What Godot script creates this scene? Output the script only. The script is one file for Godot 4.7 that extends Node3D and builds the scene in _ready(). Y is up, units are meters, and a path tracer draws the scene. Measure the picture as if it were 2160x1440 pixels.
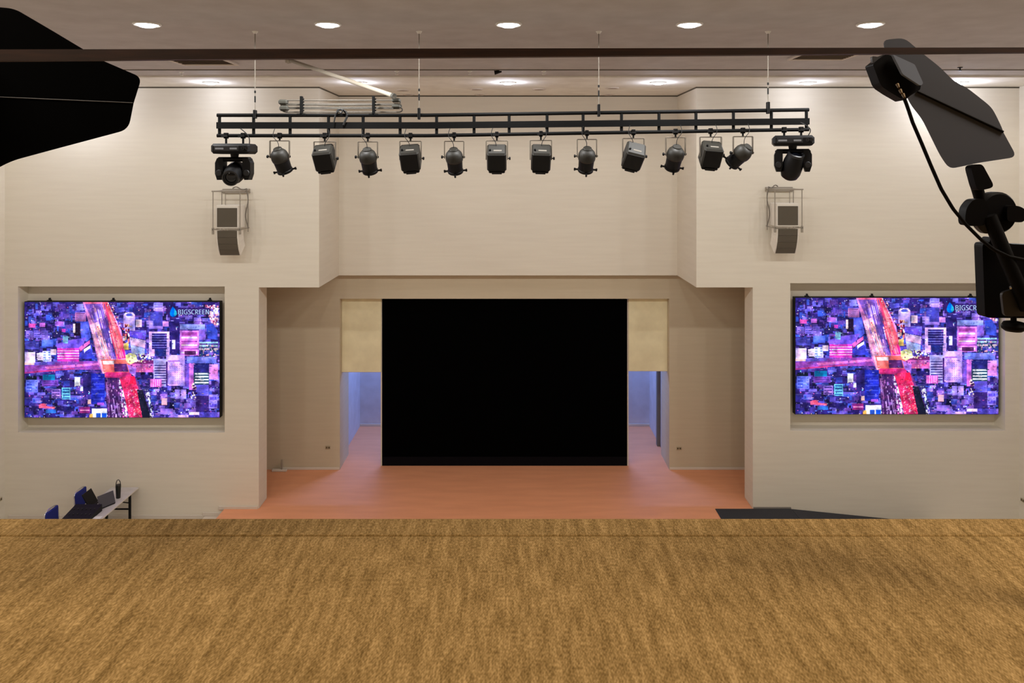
extends Node3D
# An assembly hall seen from its balcony: stage alcove with a black LED wall, two lit LED screens,
# a lighting truss, and two clamp lamps close to the camera. Units are metres, y is up, the camera looks along -z.

const F := 1600.0          # focal length in pixels of the 2160 x 1440 frame
const PX := 1078.0         # principal point
const PY := 360.0
const EYE := 7.42          # camera height over the hall floor
const D := 16.0            # distance of the front wall
const STAGE := 0.30        # stage floor height
const SOFFIT := 4.96       # underside of the wall block over the stage
const CEIL := 9.19
const CEIL_MAIN := 9.22
const BALC := 6.12         # balcony carpet height

var M := {}
var used := {}

# ---------------------------------------------------------------- mesh builder
class Mb:
	var st := SurfaceTool.new()
	var o := Vector3.ZERO
	var x := Transform3D.IDENTITY

	func _init(origin := Vector3.ZERO, xf := Transform3D.IDENTITY) -> void:
		st.begin(Mesh.PRIMITIVE_TRIANGLES)
		o = origin
		x = xf

	func v(p: Vector3, uv := Vector2.ZERO) -> void:
		st.set_uv(uv)
		st.add_vertex(x * (p - o))

	func tri(a: Vector3, b: Vector3, c: Vector3, smooth := -1) -> void:
		st.set_smooth_group(smooth)
		v(a); v(b); v(c)

	func tri_out(a: Vector3, b: Vector3, c: Vector3, ctr: Vector3, smooth := -1) -> void:
		if (b - a).cross(c - a).dot((a + b + c) / 3.0 - ctr) < 0.0:
			tri(a, b, c, smooth)
		else:
			tri(a, c, b, smooth)

	func quad_out(a: Vector3, b: Vector3, c: Vector3, d: Vector3, ctr: Vector3, smooth := -1) -> void:
		tri_out(a, b, c, ctr, smooth)
		tri_out(a, c, d, ctr, smooth)

	func box(lo: Vector3, hi: Vector3, bev := 0.0, t := Transform3D.IDENTITY) -> Mb:
		var c := (lo + hi) / 2.0
		var h := (hi - lo).abs() / 2.0
		var e: float = minf(bev, minf(h.x, minf(h.y, h.z)) * 0.9)
		var pt := func(s: Vector3, k: int) -> Vector3:
			var q := Vector3(s.x * h.x, s.y * h.y, s.z * h.z)
			for i in 3:
				if i != k:
					q[i] -= s[i] * e
			return t * (c + q)
		var ctr := t * c
		for k in 3:
			var a := (k + 1) % 3
			var b := (k + 2) % 3
			for s in [-1.0, 1.0]:
				var g := []
				for w in [[-1.0, -1.0], [1.0, -1.0], [1.0, 1.0], [-1.0, 1.0]]:
					var sg := Vector3.ZERO
					sg[k] = s
					sg[a] = w[0]
					sg[b] = w[1]
					g.append(pt.call(sg, k))
				quad_out(g[0], g[1], g[2], g[3], ctr)
			if e > 0.0:
				for s in [-1.0, 1.0]:
					for s2 in [-1.0, 1.0]:
						var p1 := Vector3.ZERO
						p1[a] = s
						p1[b] = s2
						p1[k] = -1.0
						var p2 := p1
						p2[k] = 1.0
						quad_out(pt.call(p1, a), pt.call(p2, a), pt.call(p2, b), pt.call(p1, b), ctr)
		if e > 0.0:
			for sx in [-1.0, 1.0]:
				for sy in [-1.0, 1.0]:
					for sz in [-1.0, 1.0]:
						var sg := Vector3(sx, sy, sz)
						tri_out(pt.call(sg, 0), pt.call(sg, 1), pt.call(sg, 2), ctr)
		return self

	func frame_of(dir: Vector3) -> Basis:
		var y := dir.normalized()
		var up := Vector3.UP if absf(y.y) < 0.95 else Vector3.RIGHT
		var xx := up.cross(y).normalized()
		return Basis(xx, y, xx.cross(y).normalized())

	func cyl(a: Vector3, b: Vector3, r0: float, r1 := -1.0, n := 12) -> Mb:
		if r1 < 0.0:
			r1 = r0
		var bs := frame_of(b - a)
		var mid := (a + b) / 2.0
		for i in n:
			var t0 := TAU * i / n
			var t1 := TAU * (i + 1) / n
			var d0 := bs.x * cos(t0) + bs.z * sin(t0)
			var d1 := bs.x * cos(t1) + bs.z * sin(t1)
			quad_out(a + d0 * r0, a + d1 * r0, b + d1 * r1, b + d0 * r1, mid, 1)
			tri_out(a, a + d0 * r0, a + d1 * r0, mid)
			tri_out(b, b + d0 * r1, b + d1 * r1, mid)
		return self

	# profile: points (radius, height) turned round the axis that starts at p and runs along dir
	func lathe(p: Vector3, dir: Vector3, profile: Array, n := 20) -> Mb:
		var bs := frame_of(dir)
		for k in profile.size() - 1:
			var q0: Vector2 = profile[k]
			var q1: Vector2 = profile[k + 1]
			for i in n:
				var t0 := TAU * i / n
				var t1 := TAU * (i + 1) / n
				var d0 := bs.x * cos(t0) + bs.z * sin(t0)
				var d1 := bs.x * cos(t1) + bs.z * sin(t1)
				var a := p + d0 * q0.x + bs.y * q0.y
				var b := p + d1 * q0.x + bs.y * q0.y
				var c := p + d1 * q1.x + bs.y * q1.y
				var d := p + d0 * q1.x + bs.y * q1.y
				var sg := k + 2
				if q0.x > 1e-5:
					tri(a, b, c, sg)
				if q1.x > 1e-5:
					tri(a, c, d, sg)
		return self

	# a dome or any smooth lathe
	func turned(p: Vector3, dir: Vector3, profile: Array, n := 20) -> Mb:
		var bs := frame_of(dir)
		for k in profile.size() - 1:
			var q0: Vector2 = profile[k]
			var q1: Vector2 = profile[k + 1]
			for i in n:
				var t0 := TAU * i / n
				var t1 := TAU * ((i + 1) % n) / n
				var d0 := bs.x * cos(t0) + bs.z * sin(t0)
				var d1 := bs.x * cos(t1) + bs.z * sin(t1)
				var a := p + d0 * q0.x + bs.y * q0.y
				var b := p + d1 * q0.x + bs.y * q0.y
				var c := p + d1 * q1.x + bs.y * q1.y
				var d := p + d0 * q1.x + bs.y * q1.y
				if q0.x > 1e-5:
					tri(a, b, c, 1)
				if q1.x > 1e-5:
					tri(a, c, d, 1)
		return self

	func tube(path: Array, r: float, n := 8, closed := false) -> Mb:
		var m := path.size()
		var rings := []
		var nx := Vector3.ZERO
		for i in m:
			var a: Vector3 = path[(i - 1 + m) % m] if (i > 0 or closed) else path[i]
			var b: Vector3 = path[(i + 1) % m] if (i < m - 1 or closed) else path[i]
			var t := (b - a).normalized()
			if i == 0:
				nx = frame_of(t).x
			nx = (nx - t * nx.dot(t)).normalized()
			var ny := t.cross(nx)
			var ring := []
			for k in n:
				var an := TAU * k / n
				ring.append(path[i] + (nx * cos(an) + ny * sin(an)) * r)
			rings.append(ring)
		for i in (m if closed else m - 1):
			var r0: Array = rings[i]
			var r1: Array = rings[(i + 1) % m]
			var mid: Vector3 = (path[i] + path[(i + 1) % m]) / 2.0
			for k in n:
				quad_out(r0[k], r0[(k + 1) % n], r1[(k + 1) % n], r1[k], mid, 1)
		if not closed:
			for e in [0, m - 1]:
				var inside: Vector3 = path[1] if e == 0 else path[m - 2]
				for k in n:
					tri_out(path[e], rings[e][k], rings[e][(k + 1) % n], inside)
		return self

	# a flat outline given as 3D points, thickened along depth
	func slab(pts: Array, depth: Vector3) -> Mb:
		var nrm := depth.normalized()
		var bs := frame_of(nrm)
		var flat := PackedVector2Array()
		for p in pts:
			flat.append(Vector2(bs.x.dot(p), bs.z.dot(p)))
		var idx := Geometry2D.triangulate_polygon(flat)
		var mid := Vector3.ZERO
		for p in pts:
			mid += p / pts.size()
		for i in range(0, idx.size(), 3):
			var a: Vector3 = pts[idx[i]]
			var b: Vector3 = pts[idx[i + 1]]
			var c: Vector3 = pts[idx[i + 2]]
			tri_out(a, b, c, (a + b + c) / 3.0 + depth)
			tri_out(a + depth, b + depth, c + depth, (a + b + c) / 3.0)
		var area := 0.0
		for i in flat.size():
			area += flat[i].cross(flat[(i + 1) % flat.size()])
		for i in pts.size():
			var a: Vector3 = pts[i]
			var b: Vector3 = pts[(i + 1) % pts.size()]
			var out := (b - a).cross(nrm).normalized()
			var e2 := Vector2(bs.x.dot(out), bs.z.dot(out))
			var d2 := flat[(i + 1) % flat.size()] - flat[i]
			if (d2.cross(e2) > 0.0) == (area > 0.0):
				out = -out
			quad_out(a, b, b + depth, a + depth, (a + b + depth) / 2.0 - out)
		return self

	func mesh() -> ArrayMesh:
		st.generate_normals()
		return st.commit()


# ---------------------------------------------------------------- scene helpers
func at(px: float, py: float, d: float) -> Vector3:
	return Vector3((px - PX) / F * d, EYE - (py - PY) / F * d, -d)

func rounded(pts: Array, r: float, n := 4) -> Array:
	# an outline with its corners rounded, radius in the outline's own units (a third number sets one corner's own)
	var out := []
	for i in pts.size():
		var p := Vector2(pts[i][0], pts[i][1])
		var a := Vector2(pts[i - 1][0], pts[i - 1][1])
		var j: Array = pts[(i + 1) % pts.size()]
		var b := Vector2(j[0], j[1])
		var rr: float = pts[i][2] if pts[i].size() > 2 else r
		var p0 := p + (a - p).limit_length(minf(rr, 0.45 * (a - p).length()))
		var p1 := p + (b - p).limit_length(minf(rr, 0.45 * (b - p).length()))
		for k in n + 1:
			var u := float(k) / n
			var q := p0.lerp(p, u).lerp(p.lerp(p1, u), u)
			out.append([q.x, q.y])
	return out

func tag(n: Node3D, label: String, category: String, group := "", kind := "") -> void:
	if label:
		n.set_meta("label", label)
	if category:
		n.set_meta("category", category)
	if group:
		n.set_meta("group", group)
	if kind:
		n.set_meta("kind", kind)

func numbered(called: String) -> String:
	used[called] = used.get(called, -1) + 1
	return called if used[called] == 0 else "%s_%03d" % [called, used[called]]

func thing(called: String, label: String, category: String, pos := Vector3.ZERO, group := "") -> Node3D:
	var n := Node3D.new()
	n.name = numbered(called)
	n.position = pos
	add_child(n)
	tag(n, label, category, group)
	return n

func part(parent: Node3D, called: String, b: Mb, mat: Material, label := "") -> MeshInstance3D:
	var m := MeshInstance3D.new()
	m.name = called if parent != self else numbered(called)
	m.mesh = b.mesh()
	m.material_override = mat
	parent.add_child(m, true)
	if label:
		m.set_meta("label", label)
	return m

func struct(called: String, b: Mb, mat: Material, label: String) -> MeshInstance3D:
	var m := part(self, called, b, mat)
	m.set_meta("kind", "structure")
	m.set_meta("label", label)
	m.set_meta("category", "room")
	return m

func mat(c: Color, rough := 0.8, metal := 0.0, spec := 0.5) -> StandardMaterial3D:
	var m := StandardMaterial3D.new()
	m.albedo_color = c
	m.roughness = rough
	m.metallic = metal
	m.metallic_specular = spec
	return m

func noise_tex(freq: float, lo: Color, hi: Color, size := 512, sd := 3, oct := 4) -> NoiseTexture2D:
	var n := FastNoiseLite.new()
	n.seed = sd
	n.frequency = freq
	n.fractal_octaves = oct
	var t := NoiseTexture2D.new()
	t.width = size
	t.height = size
	t.seamless = true
	t.noise = n
	var g := Gradient.new()
	g.set_color(0, lo)
	g.set_color(1, hi)
	t.color_ramp = g
	return t

func textured(c: Color, tex: Texture2D, scale: Vector3, rough := 0.85) -> StandardMaterial3D:
	var m := mat(c, rough)
	m.albedo_texture = tex
	m.uv1_triplanar = true
	m.uv1_world_triplanar = true
	m.uv1_scale = scale
	return m

func c8(r: int, g: int, b: int) -> Color:
	return Color8(r, g, b)


# ---------------------------------------------------------------- computed pictures
func carpet_images() -> Array:
	var w := 2048
	var h := 1024
	var streak := FastNoiseLite.new()
	streak.seed = 11
	streak.noise_type = FastNoiseLite.TYPE_PERLIN
	streak.frequency = 0.05
	streak.fractal_octaves = 3
	var s1 := streak.get_image(w, 110, false, false, false)
	s1.resize(w, h, Image.INTERPOLATE_CUBIC)
	streak.seed = 12
	streak.frequency = 0.09
	var s2 := streak.get_image(w, 190, false, false, false)
	s2.resize(w, h, Image.INTERPOLATE_CUBIC)
	streak.seed = 13
	streak.frequency = 0.36
	streak.fractal_octaves = 2
	var s3 := streak.get_image(w, 430, false, false, false)
	s3.resize(w, h, Image.INTERPOLATE_CUBIC)
	for s in [s1, s2, s3]:
		s.convert(Image.FORMAT_L8)
	var a := s1.get_data()
	var b := s2.get_data()
	var c := s3.get_data()
	var rgb := PackedByteArray()
	rgb.resize(w * h * 3)
	var low := Vector3(112, 86, 44)
	var high := Vector3(196, 160, 104)
	for i in w * h:
		var y := i / w
		var k := 0.40 * (a[i] - 128) / 128.0 + 0.75 * (b[i] - 128) / 128.0 + 1.1 * (c[i] - 128) / 128.0
		k += 0.09 * (1.0 if ((i + (y >> 1)) & 3) < 2 else -1.0)
		k = clampf(0.5 + 0.58 * k, 0.0, 1.0)
		rgb[i * 3] = int(lerpf(low.x, high.x, k))
		rgb[i * 3 + 1] = int(lerpf(low.y, high.y, k))
		rgb[i * 3 + 2] = int(lerpf(low.z, high.z, k))
	return [Image.create_from_data(w, h, false, Image.FORMAT_RGB8, rgb)]

var city: Image
func _cx(v: float) -> float: return (v - 205.0) / 1700.0 * 1024.0
func _cy(v: float) -> float: return (v - 235.0) / 990.0 * 600.0

func crect(x0: float, y0: float, x1: float, y1: float, c: Color) -> void:
	var a := Vector2i(int(_cx(x0)), int(_cy(y0)))
	var b := Vector2i(int(_cx(x1)), int(_cy(y1)))
	city.fill_rect(Rect2i(a, (b - a).max(Vector2i.ONE)), c)

func cpoly(pts: Array, c: Color) -> void:
	var poly := PackedVector2Array()
	var lo := 1e9
	var hi := -1e9
	for p in pts:
		var q := Vector2(_cx(p[0]), _cy(p[1]))
		poly.append(q)
		lo = minf(lo, q.y)
		hi = maxf(hi, q.y)
	for y in range(maxi(0, int(lo)), mini(600, int(hi) + 1)):
		var xs := []
		for i in poly.size():
			var a := poly[i]
			var b := poly[(i + 1) % poly.size()]
			var yy := y + 0.5
			if (a.y <= yy) != (b.y <= yy):
				xs.append(a.x + (yy - a.y) / (b.y - a.y) * (b.x - a.x))
		xs.sort()
		for k in range(0, xs.size() - 1, 2):
			city.fill_rect(Rect2i(int(xs[k]), y, maxi(1, int(xs[k + 1]) - int(xs[k])), 1), c)

func cdots(rng: RandomNumberGenerator, pts: Array, n: int, cols: Array, smin := 2, smax := 6, tall := 1.0) -> void:
	# scattered lights inside a quad given as four corners
	for i in n:
		var u := rng.randf()
		var v := rng.randf()
		var p := Vector2(pts[0][0], pts[0][1]).lerp(Vector2(pts[1][0], pts[1][1]), u).lerp(Vector2(pts[3][0], pts[3][1]).lerp(Vector2(pts[2][0], pts[2][1]), u), v)
		var c: Color = cols[rng.randi() % cols.size()]
		var s := rng.randi_range(smin, smax)
		city.fill_rect(Rect2i(int(_cx(p.x)), int(_cy(p.y)), s, maxi(1, int(s * tall))), c)

func ctrails(rng: RandomNumberGenerator, pts: Array, n: int, cols: Array) -> void:
	# long light trails from the top edge of a quad to its bottom edge
	for i in n:
		var u := rng.randf()
		var a := Vector2(pts[0][0], pts[0][1]).lerp(Vector2(pts[1][0], pts[1][1]), u)
		var b := Vector2(pts[3][0], pts[3][1]).lerp(Vector2(pts[2][0], pts[2][1]), u)
		var f := rng.randf() * 0.8
		var p := a.lerp(b, f)
		var q := a.lerp(b, minf(1.0, f + rng.randf_range(0.1, 0.5)))
		var w := rng.randf_range(3.0, 9.0)
		cpoly([[p.x - w / 2, p.y], [p.x + w / 2, p.y], [q.x + w / 2, q.y], [q.x - w / 2, q.y]], cols[rng.randi() % cols.size()])

func building(rng: RandomNumberGenerator, x0: float, y0: float, x1: float, y1: float, wall: Color, stripe: Color, floors: int) -> void:
	crect(x0, y0, x1, y1, wall)
	var m := (x1 - x0) * 0.1
	for k in floors:
		var ya := y0 + (y1 - y0) * (k + 0.35) / floors
		crect(x0 + m, ya, x1 - m, ya + (y1 - y0) / floors * 0.42, stripe)
	for k in 4:
		crect(x0 + m + rng.randf() * (x1 - x0 - 2 * m), y0 + rng.randf() * (y1 - y0), x0 + m + rng.randf() * (x1 - x0), y0 + rng.randf() * (y1 - y0), wall.lerp(stripe, rng.randf()).lightened(0.05))

func city_image() -> Image:
	var rng := RandomNumberGenerator.new()
	rng.seed = 77
	city = Image.create_empty(1024, 600, false, Image.FORMAT_RGB8)
	city.fill(c8(48, 36, 108))
	var dusk := [c8(66, 52, 140), c8(92, 80, 190), c8(44, 38, 104), c8(116, 104, 214), c8(34, 30, 76), c8(78, 58, 150), c8(52, 64, 160), c8(100, 66, 160), c8(28, 26, 60), c8(60, 84, 190)]
	for i in 1500:
		var x := rng.randf_range(190, 1900)
		var y := rng.randf_range(225, 1230)
		var w := rng.randf_range(14, 75)
		var h := rng.randf_range(10, 55)
		var c: Color = dusk[rng.randi() % dusk.size()]
		if x > 1250 and rng.randf() < 0.35:
			c = c.lerp(c8(180, 130, 235), 0.5)
		crect(x, y, x + w, y + h, c)
		if rng.randf() < 0.45:
			for k in rng.randi_range(1, 4):
				crect(x + 2, y + 3 + k * 9, x + w - 2, y + 6 + k * 9, c.lightened(0.25) if rng.randf() < 0.6 else c.darkened(0.35))
	var sparks := [c8(240, 230, 255), c8(255, 200, 220), c8(200, 220, 255), c8(255, 230, 190), c8(120, 220, 230), c8(235, 90, 160)]
	cdots(rng, [[205, 240], [720, 240], [800, 560], [205, 560]], 70, sparks, 2, 5)
	cdots(rng, [[205, 850], [900, 850], [930, 1220], [205, 1220]], 80, sparks, 2, 6)
	cdots(rng, [[1120, 250], [1880, 250], [1880, 480], [1120, 480]], 60, sparks, 2, 5)
	cdots(rng, [[1330, 950], [1890, 950], [1890, 1220], [1330, 1220]], 60, sparks, 2, 6)
	# cross street
	cpoly([[205, 770], [560, 745], [900, 740], [900, 815], [560, 815], [205, 845]], c8(150, 72, 170))
	cpoly([[380, 790], [900, 752], [900, 772], [400, 812]], c8(232, 120, 200))
	cpoly([[205, 835], [640, 800], [640, 812], [205, 850]], c8(190, 60, 130))
	cpoly([[205, 752], [470, 742], [470, 770], [205, 782]], c8(110, 90, 190))
	crect(1100, 735, 1345, 765, c8(120, 40, 100))
	crect(1100, 765, 1345, 838, c8(206, 96, 170))
	cdots(rng, [[1110, 770], [1340, 770], [1340, 830], [1110, 830]], 40, [c8(255, 190, 200), c8(240, 80, 130), c8(90, 50, 120)], 3, 7)
	# highway, upper half
	cpoly([[712, 235], [935, 235], [1050, 480], [1095, 720], [1120, 760], [900, 880], [850, 770], [790, 500], [740, 330]], c8(214, 130, 190))
	cpoly([[730, 250], [900, 250], [950, 470], [1010, 720], [960, 720], [880, 500], [800, 400]], c8(124, 84, 178))
	cpoly([[860, 280], [900, 280], [965, 520], [1005, 700], [985, 700], [930, 520]], c8(84, 62, 150))
	cpoly([[775, 430], [850, 400], [910, 560], [975, 720], [960, 860], [890, 860], [830, 640]], c8(250, 178, 196))
	cdots(rng, [[790, 450], [850, 430], [960, 720], [880, 760]], 130, [c8(255, 235, 235), c8(250, 120, 110), c8(255, 200, 190), c8(226, 90, 120), c8(255, 170, 120)], 3, 7)
	cpoly([[880, 235], [930, 235], [1010, 420], [1060, 560], [1088, 715], [1010, 725], [965, 560], [935, 430]], c8(250, 92, 108))
	cpoly([[930, 430], [1000, 440], [1060, 600], [1050, 690], [990, 620]], c8(250, 96, 110))
	cpoly([[1010, 640], [1075, 630], [1088, 716], [1020, 722]], c8(236, 40, 128))
	cdots(rng, [[900, 240], [960, 240], [1060, 460], [1000, 470]], 50, [c8(255, 190, 190), c8(180, 40, 70), c8(255, 230, 220), c8(250, 130, 150)], 3, 7)
	crect(735, 235, 880, 250, c8(244, 110, 150))
	ctrails(rng, [[735, 250], [900, 250], [1000, 720], [880, 720]], 46, [c8(150, 100, 190), c8(90, 66, 150), c8(236, 170, 200), c8(110, 90, 180), c8(255, 200, 210)])
	ctrails(rng, [[780, 430], [850, 410], [965, 740], [880, 760]], 26, [c8(255, 225, 225), c8(244, 150, 150), c8(255, 190, 170), c8(230, 140, 190)])
	ctrails(rng, [[890, 240], [930, 240], [1085, 710], [1010, 720]], 26, [c8(255, 130, 130), c8(244, 70, 110), c8(255, 170, 170), c8(210, 60, 120)])
	# crossing
	cpoly([[872, 728], [1115, 728], [1140, 880], [905, 880]], c8(250, 110, 100))
	cpoly([[985, 765], [1095, 765], [1112, 832], [990, 832]], c8(88, 42, 104))
	cpoly([[885, 738], [985, 738], [985, 770], [892, 770]], c8(255, 220, 205))
	cpoly([[905, 838], [1135, 838], [1140, 885], [915, 885]], c8(232, 52, 122))
	cpoly([[1100, 770], [1180, 800], [1170, 880], [1120, 840]], c8(176, 116, 220))
	# highway, lower half
	cpoly([[905, 885], [1180, 885], [1330, 1240], [935, 1240]], c8(96, 50, 112))
	cpoly([[905, 885], [1010, 885], [1080, 1240], [935, 1240]], c8(74, 38, 92))
	ctrails(rng, [[910, 890], [1060, 890], [1130, 1235], [940, 1235]], 44, [c8(120, 70, 140), c8(60, 34, 84), c8(150, 100, 170), c8(190, 150, 210)])
	cdots(rng, [[920, 900], [1010, 900], [1070, 1230], [940, 1230]], 40, [c8(150, 90, 160), c8(50, 30, 70), c8(190, 150, 200)], 3, 9, 2.0)
	cdots(rng, [[1020, 890], [1060, 890], [1120, 1230], [1060, 1230]], 70, [c8(255, 220, 235), c8(240, 110, 200), c8(60, 60, 90), c8(210, 220, 240)], 4, 9, 1.6)
	cpoly([[1030, 880], [1130, 870], [1195, 960], [1235, 1240], [1120, 1240], [1070, 1010]], c8(236, 48, 98))
	cdots(rng, [[1075, 960], [1180, 960], [1225, 1235], [1125, 1235]], 110, [c8(255, 190, 200), c8(200, 20, 60), c8(255, 130, 140), c8(255, 110, 110)], 3, 7)
	cpoly([[1130, 872], [1165, 870], [1185, 950], [1120, 940]], c8(238, 28, 64))
	cpoly([[1185, 985], [1235, 985], [1310, 1240], [1235, 1240]], c8(30, 32, 52))
	cdots(rng, [[1245, 980], [1290, 980], [1335, 1235], [1300, 1235]], 60, [c8(250, 245, 235), c8(150, 160, 200), c8(60, 60, 100)], 3, 8, 1.8)
	# buildings beside the road, first the near side
	cpoly([[690, 405], [760, 400], [785, 540], [745, 575], [700, 545]], c8(88, 98, 226))
	crect(635, 415, 690, 525, c8(40, 26, 52))
	crect(628, 420, 648, 500, c8(250, 220, 205))
	building(rng, 645, 325, 740, 400, c8(214, 128, 186), c8(110, 60, 130), 5)
	crect(655, 250, 718, 305, c8(136, 130, 236))
	cpoly([[480, 600], [560, 565], [745, 540], [690, 640], [490, 640]], c8(118, 84, 218))
	crect(490, 630, 680, 745, c8(226, 64, 190))
	for k in 4:
		crect(490, 650 + k * 22, 680, 658 + k * 22, c8(255, 190, 225) if k != 1 else c8(240, 250, 255))
	cpoly([[680, 625], [775, 560], [775, 590], [690, 660]], c8(244, 96, 168))
	cpoly([[690, 670], [790, 600], [800, 680], [830, 720], [680, 722]], c8(60, 64, 190))
	cpoly([[720, 640], [780, 605], [780, 630], [725, 668]], c8(215, 220, 235))
	crect(207, 665, 298, 755, c8(240, 214, 244))
	crect(310, 668, 362, 735, c8(248, 222, 236))
	building(rng, 362, 655, 438, 745, c8(214, 206, 240), c8(120, 130, 190), 4)
	crect(432, 640, 482, 690, c8(250, 214, 216))
	crect(205, 755, 290, 776, c8(252, 180, 170))
	crect(355, 560, 455, 618, c8(86, 112, 232))
	crect(210, 575, 330, 640, c8(74, 74, 176))
	for k in 3:
		building(rng, 218 + k * 66, 480, 276 + k * 66, 545, c8(124, 100, 206), c8(80, 70, 160), 3)
	crect(240, 420, 300, 455, c8(196, 76, 160))
	crect(335, 412, 385, 450, c8(176, 96, 190))
	crect(470, 400, 545, 440, c8(150, 92, 200))
	crect(530, 465, 565, 495, c8(216, 70, 190))
	crect(540, 525, 585, 590, c8(120, 180, 200))
	# lower left quarter
	crect(222, 872, 310, 902, c8(24, 30, 44))
	building(rng, 215, 902, 322, 1010, c8(112, 122, 232), c8(64, 80, 190), 4)
	crect(365, 858, 470, 905, c8(20, 120, 160))
	building(rng, 355, 905, 500, 960, c8(120, 70, 180), c8(84, 52, 140), 3)
	building(rng, 440, 985, 520, 1060, c8(152, 110, 200), c8(70, 50, 120), 3)
	building(rng, 530, 970, 605, 1070, c8(110, 200, 220), c8(40, 90, 150), 4)
	crect(640, 880, 690, 955, c8(252, 236, 222))
	crect(690, 960, 720, 1000, c8(196, 214, 230))
	crect(715, 850, 790, 1000, c8(44, 36, 104))
	crect(785, 850, 905, 1110, c8(38, 46, 166))
	for k in 5:
		crect(795, 890 + k * 44, 900, 898 + k * 44, c8(70, 80, 210))
	crect(838, 1098, 898, 1122, c8(184, 92, 220))
	cpoly([[330, 1110], [380, 1105], [400, 1130], [470, 1135], [470, 1150], [330, 1145]], c8(244, 92, 128))
	crect(390, 1160, 480, 1190, c8(50, 112, 200))
	crect(680, 1135, 775, 1190, c8(160, 48, 130))
	crect(690, 1160, 770, 1170, c8(250, 160, 200))
	crect(755, 1070, 785, 1110, c8(250, 190, 170))
	crect(792, 1150, 925, 1240, c8(252, 248, 240))
	crect(830, 1190, 868, 1240, c8(48, 100, 214))
	crect(880, 1190, 922, 1240, c8(24, 90, 226))
	crect(770, 1195, 800, 1240, c8(252, 160, 70))
	# right half
	crect(1068, 345, 1168, 480, c8(206, 176, 246))
	cpoly([[1068, 345], [1090, 322], [1150, 322], [1168, 345], [1150, 366], [1088, 366]], c8(240, 220, 250))
	cpoly([[1088, 345], [1104, 332], [1136, 332], [1150, 345], [1134, 356], [1102, 356]], c8(84, 98, 206))
	crect(1175, 385, 1228, 450, c8(238, 200, 208))
	cpoly([[1120, 480], [1262, 500], [1262, 560], [1120, 530]], c8(104, 76, 206))
	cpoly([[1120, 535], [1262, 565], [1255, 632], [1130, 598]], c8(216, 176, 208))
	cpoly([[1130, 600], [1255, 636], [1250, 690], [1140, 680]], c8(172, 184, 226))
	cdots(rng, [[1060, 420], [1110, 420], [1115, 620], [1065, 620]], 40, [c8(255, 225, 215), c8(230, 110, 110), c8(250, 190, 150), c8(120, 30, 50)], 4, 10, 1.6)
	crect(1070, 590, 1112, 645, c8(224, 180, 90))
	cpoly([[1085, 690], [1130, 672], [1180, 690], [1190, 740], [1130, 770], [1090, 745]], c8(236, 236, 150))
	cdots(rng, [[1085, 660], [1330, 680], [1330, 735], [1095, 765]], 60, [c8(255, 255, 220), c8(230, 240, 160), c8(255, 220, 200), c8(120, 50, 90)], 4, 10)
	building(rng, 1330, 240, 1412, 310, c8(176, 150, 238), c8(140, 116, 210), 3)
	crect(1300, 320, 1410, 440, c8(70, 68, 170))
	crect(1268, 395, 1328, 450, c8(150, 128, 220))
	crect(1410, 400, 1462, 446, c8(244, 150, 226))
	crect(1288, 440, 1412, 465, c8(160, 130, 232))
	crect(1290, 488, 1470, 700, c8(234, 184, 244))
	crect(1316, 505, 1446, 640, c8(42, 34, 104))
	for k in 6:
		crect(1316, 518 + k * 21, 1446, 524 + k * 21, c8(120, 116, 196))
	crect(1340, 640, 1440, 700, c8(40, 50, 130))
	crect(1475, 400, 1555, 680, c8(48, 36, 110))
	crect(1490, 560, 1520, 640, c8(200, 190, 220))
	crect(1560, 480, 1726, 695, c8(226, 128, 226))
	crect(1575, 495, 1712, 525, c8(168, 66, 156))
	for k in 5:
		crect(1572, 535 + k * 32, 1712, 548 + k * 32, c8(250, 222, 224) if k % 2 == 0 else c8(170, 70, 170))
	crect(1600, 655, 1700, 690, c8(80, 40, 90))
	crect(1728, 450, 1782, 560, c8(162, 118, 244))
	crect(1560, 425, 1780, 470, c8(140, 150, 216))
	cpoly([[1790, 430], [1850, 420], [1890, 480], [1890, 560], [1800, 545]], c8(56, 76, 190))
	for k in 3:
		crect(1730, 575 + k * 28, 1892, 590 + k * 28, c8(170, 214, 220) if k < 2 else c8(250, 226, 220))
	cdots(rng, [[1720, 600], [1892, 600], [1892, 710], [1720, 710]], 60, [c8(255, 235, 225), c8(60, 100, 130), c8(250, 180, 190), c8(40, 60, 90)], 4, 10)
	crect(1620, 705, 1880, 760, c8(112, 124, 228))
	crect(1440, 690, 1602, 955, c8(212, 166, 246))
	crect(1450, 738, 1560, 746, c8(150, 84, 190))
	for k in 10:
		for j in 7:
			crect(1458 + j * 19, 765 + k * 18, 1466 + j * 19, 773 + k * 18, c8(176, 126, 226))
	crect(1438, 745, 1452, 955, c8(66, 36, 110))
	crect(1330, 722, 1440, 960, c8(186, 172, 226))
	for k in 8:
		crect(1340, 775 + k * 22, 1438, 785 + k * 22, c8(74, 66, 130))
	crect(1300, 895, 1400, 965, c8(226, 100, 200))
	for k in 5:
		crect(1306 + k * 19, 900, 1312 + k * 19, 962, c8(250, 180, 235))
	crect(1604, 765, 1640, 960, c8(120, 80, 190))
	crect(1640, 760, 1680, 990, c8(216, 112, 210))
	crect(1680, 760, 1820, 840, c8(40, 40, 110))
	crect(1680, 840, 1815, 945, c8(44, 70, 90))
	for k in 4:
		crect(1690, 845 + k * 25, 1812, 858 + k * 25, c8(222, 232, 226))
	crect(1815, 770, 1892, 900, c8(226, 140, 222))
	crect(1700, 945, 1812, 1060, c8(104, 92, 216))
	crect(1700, 1040, 1812, 1180, c8(58, 38, 110))
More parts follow.
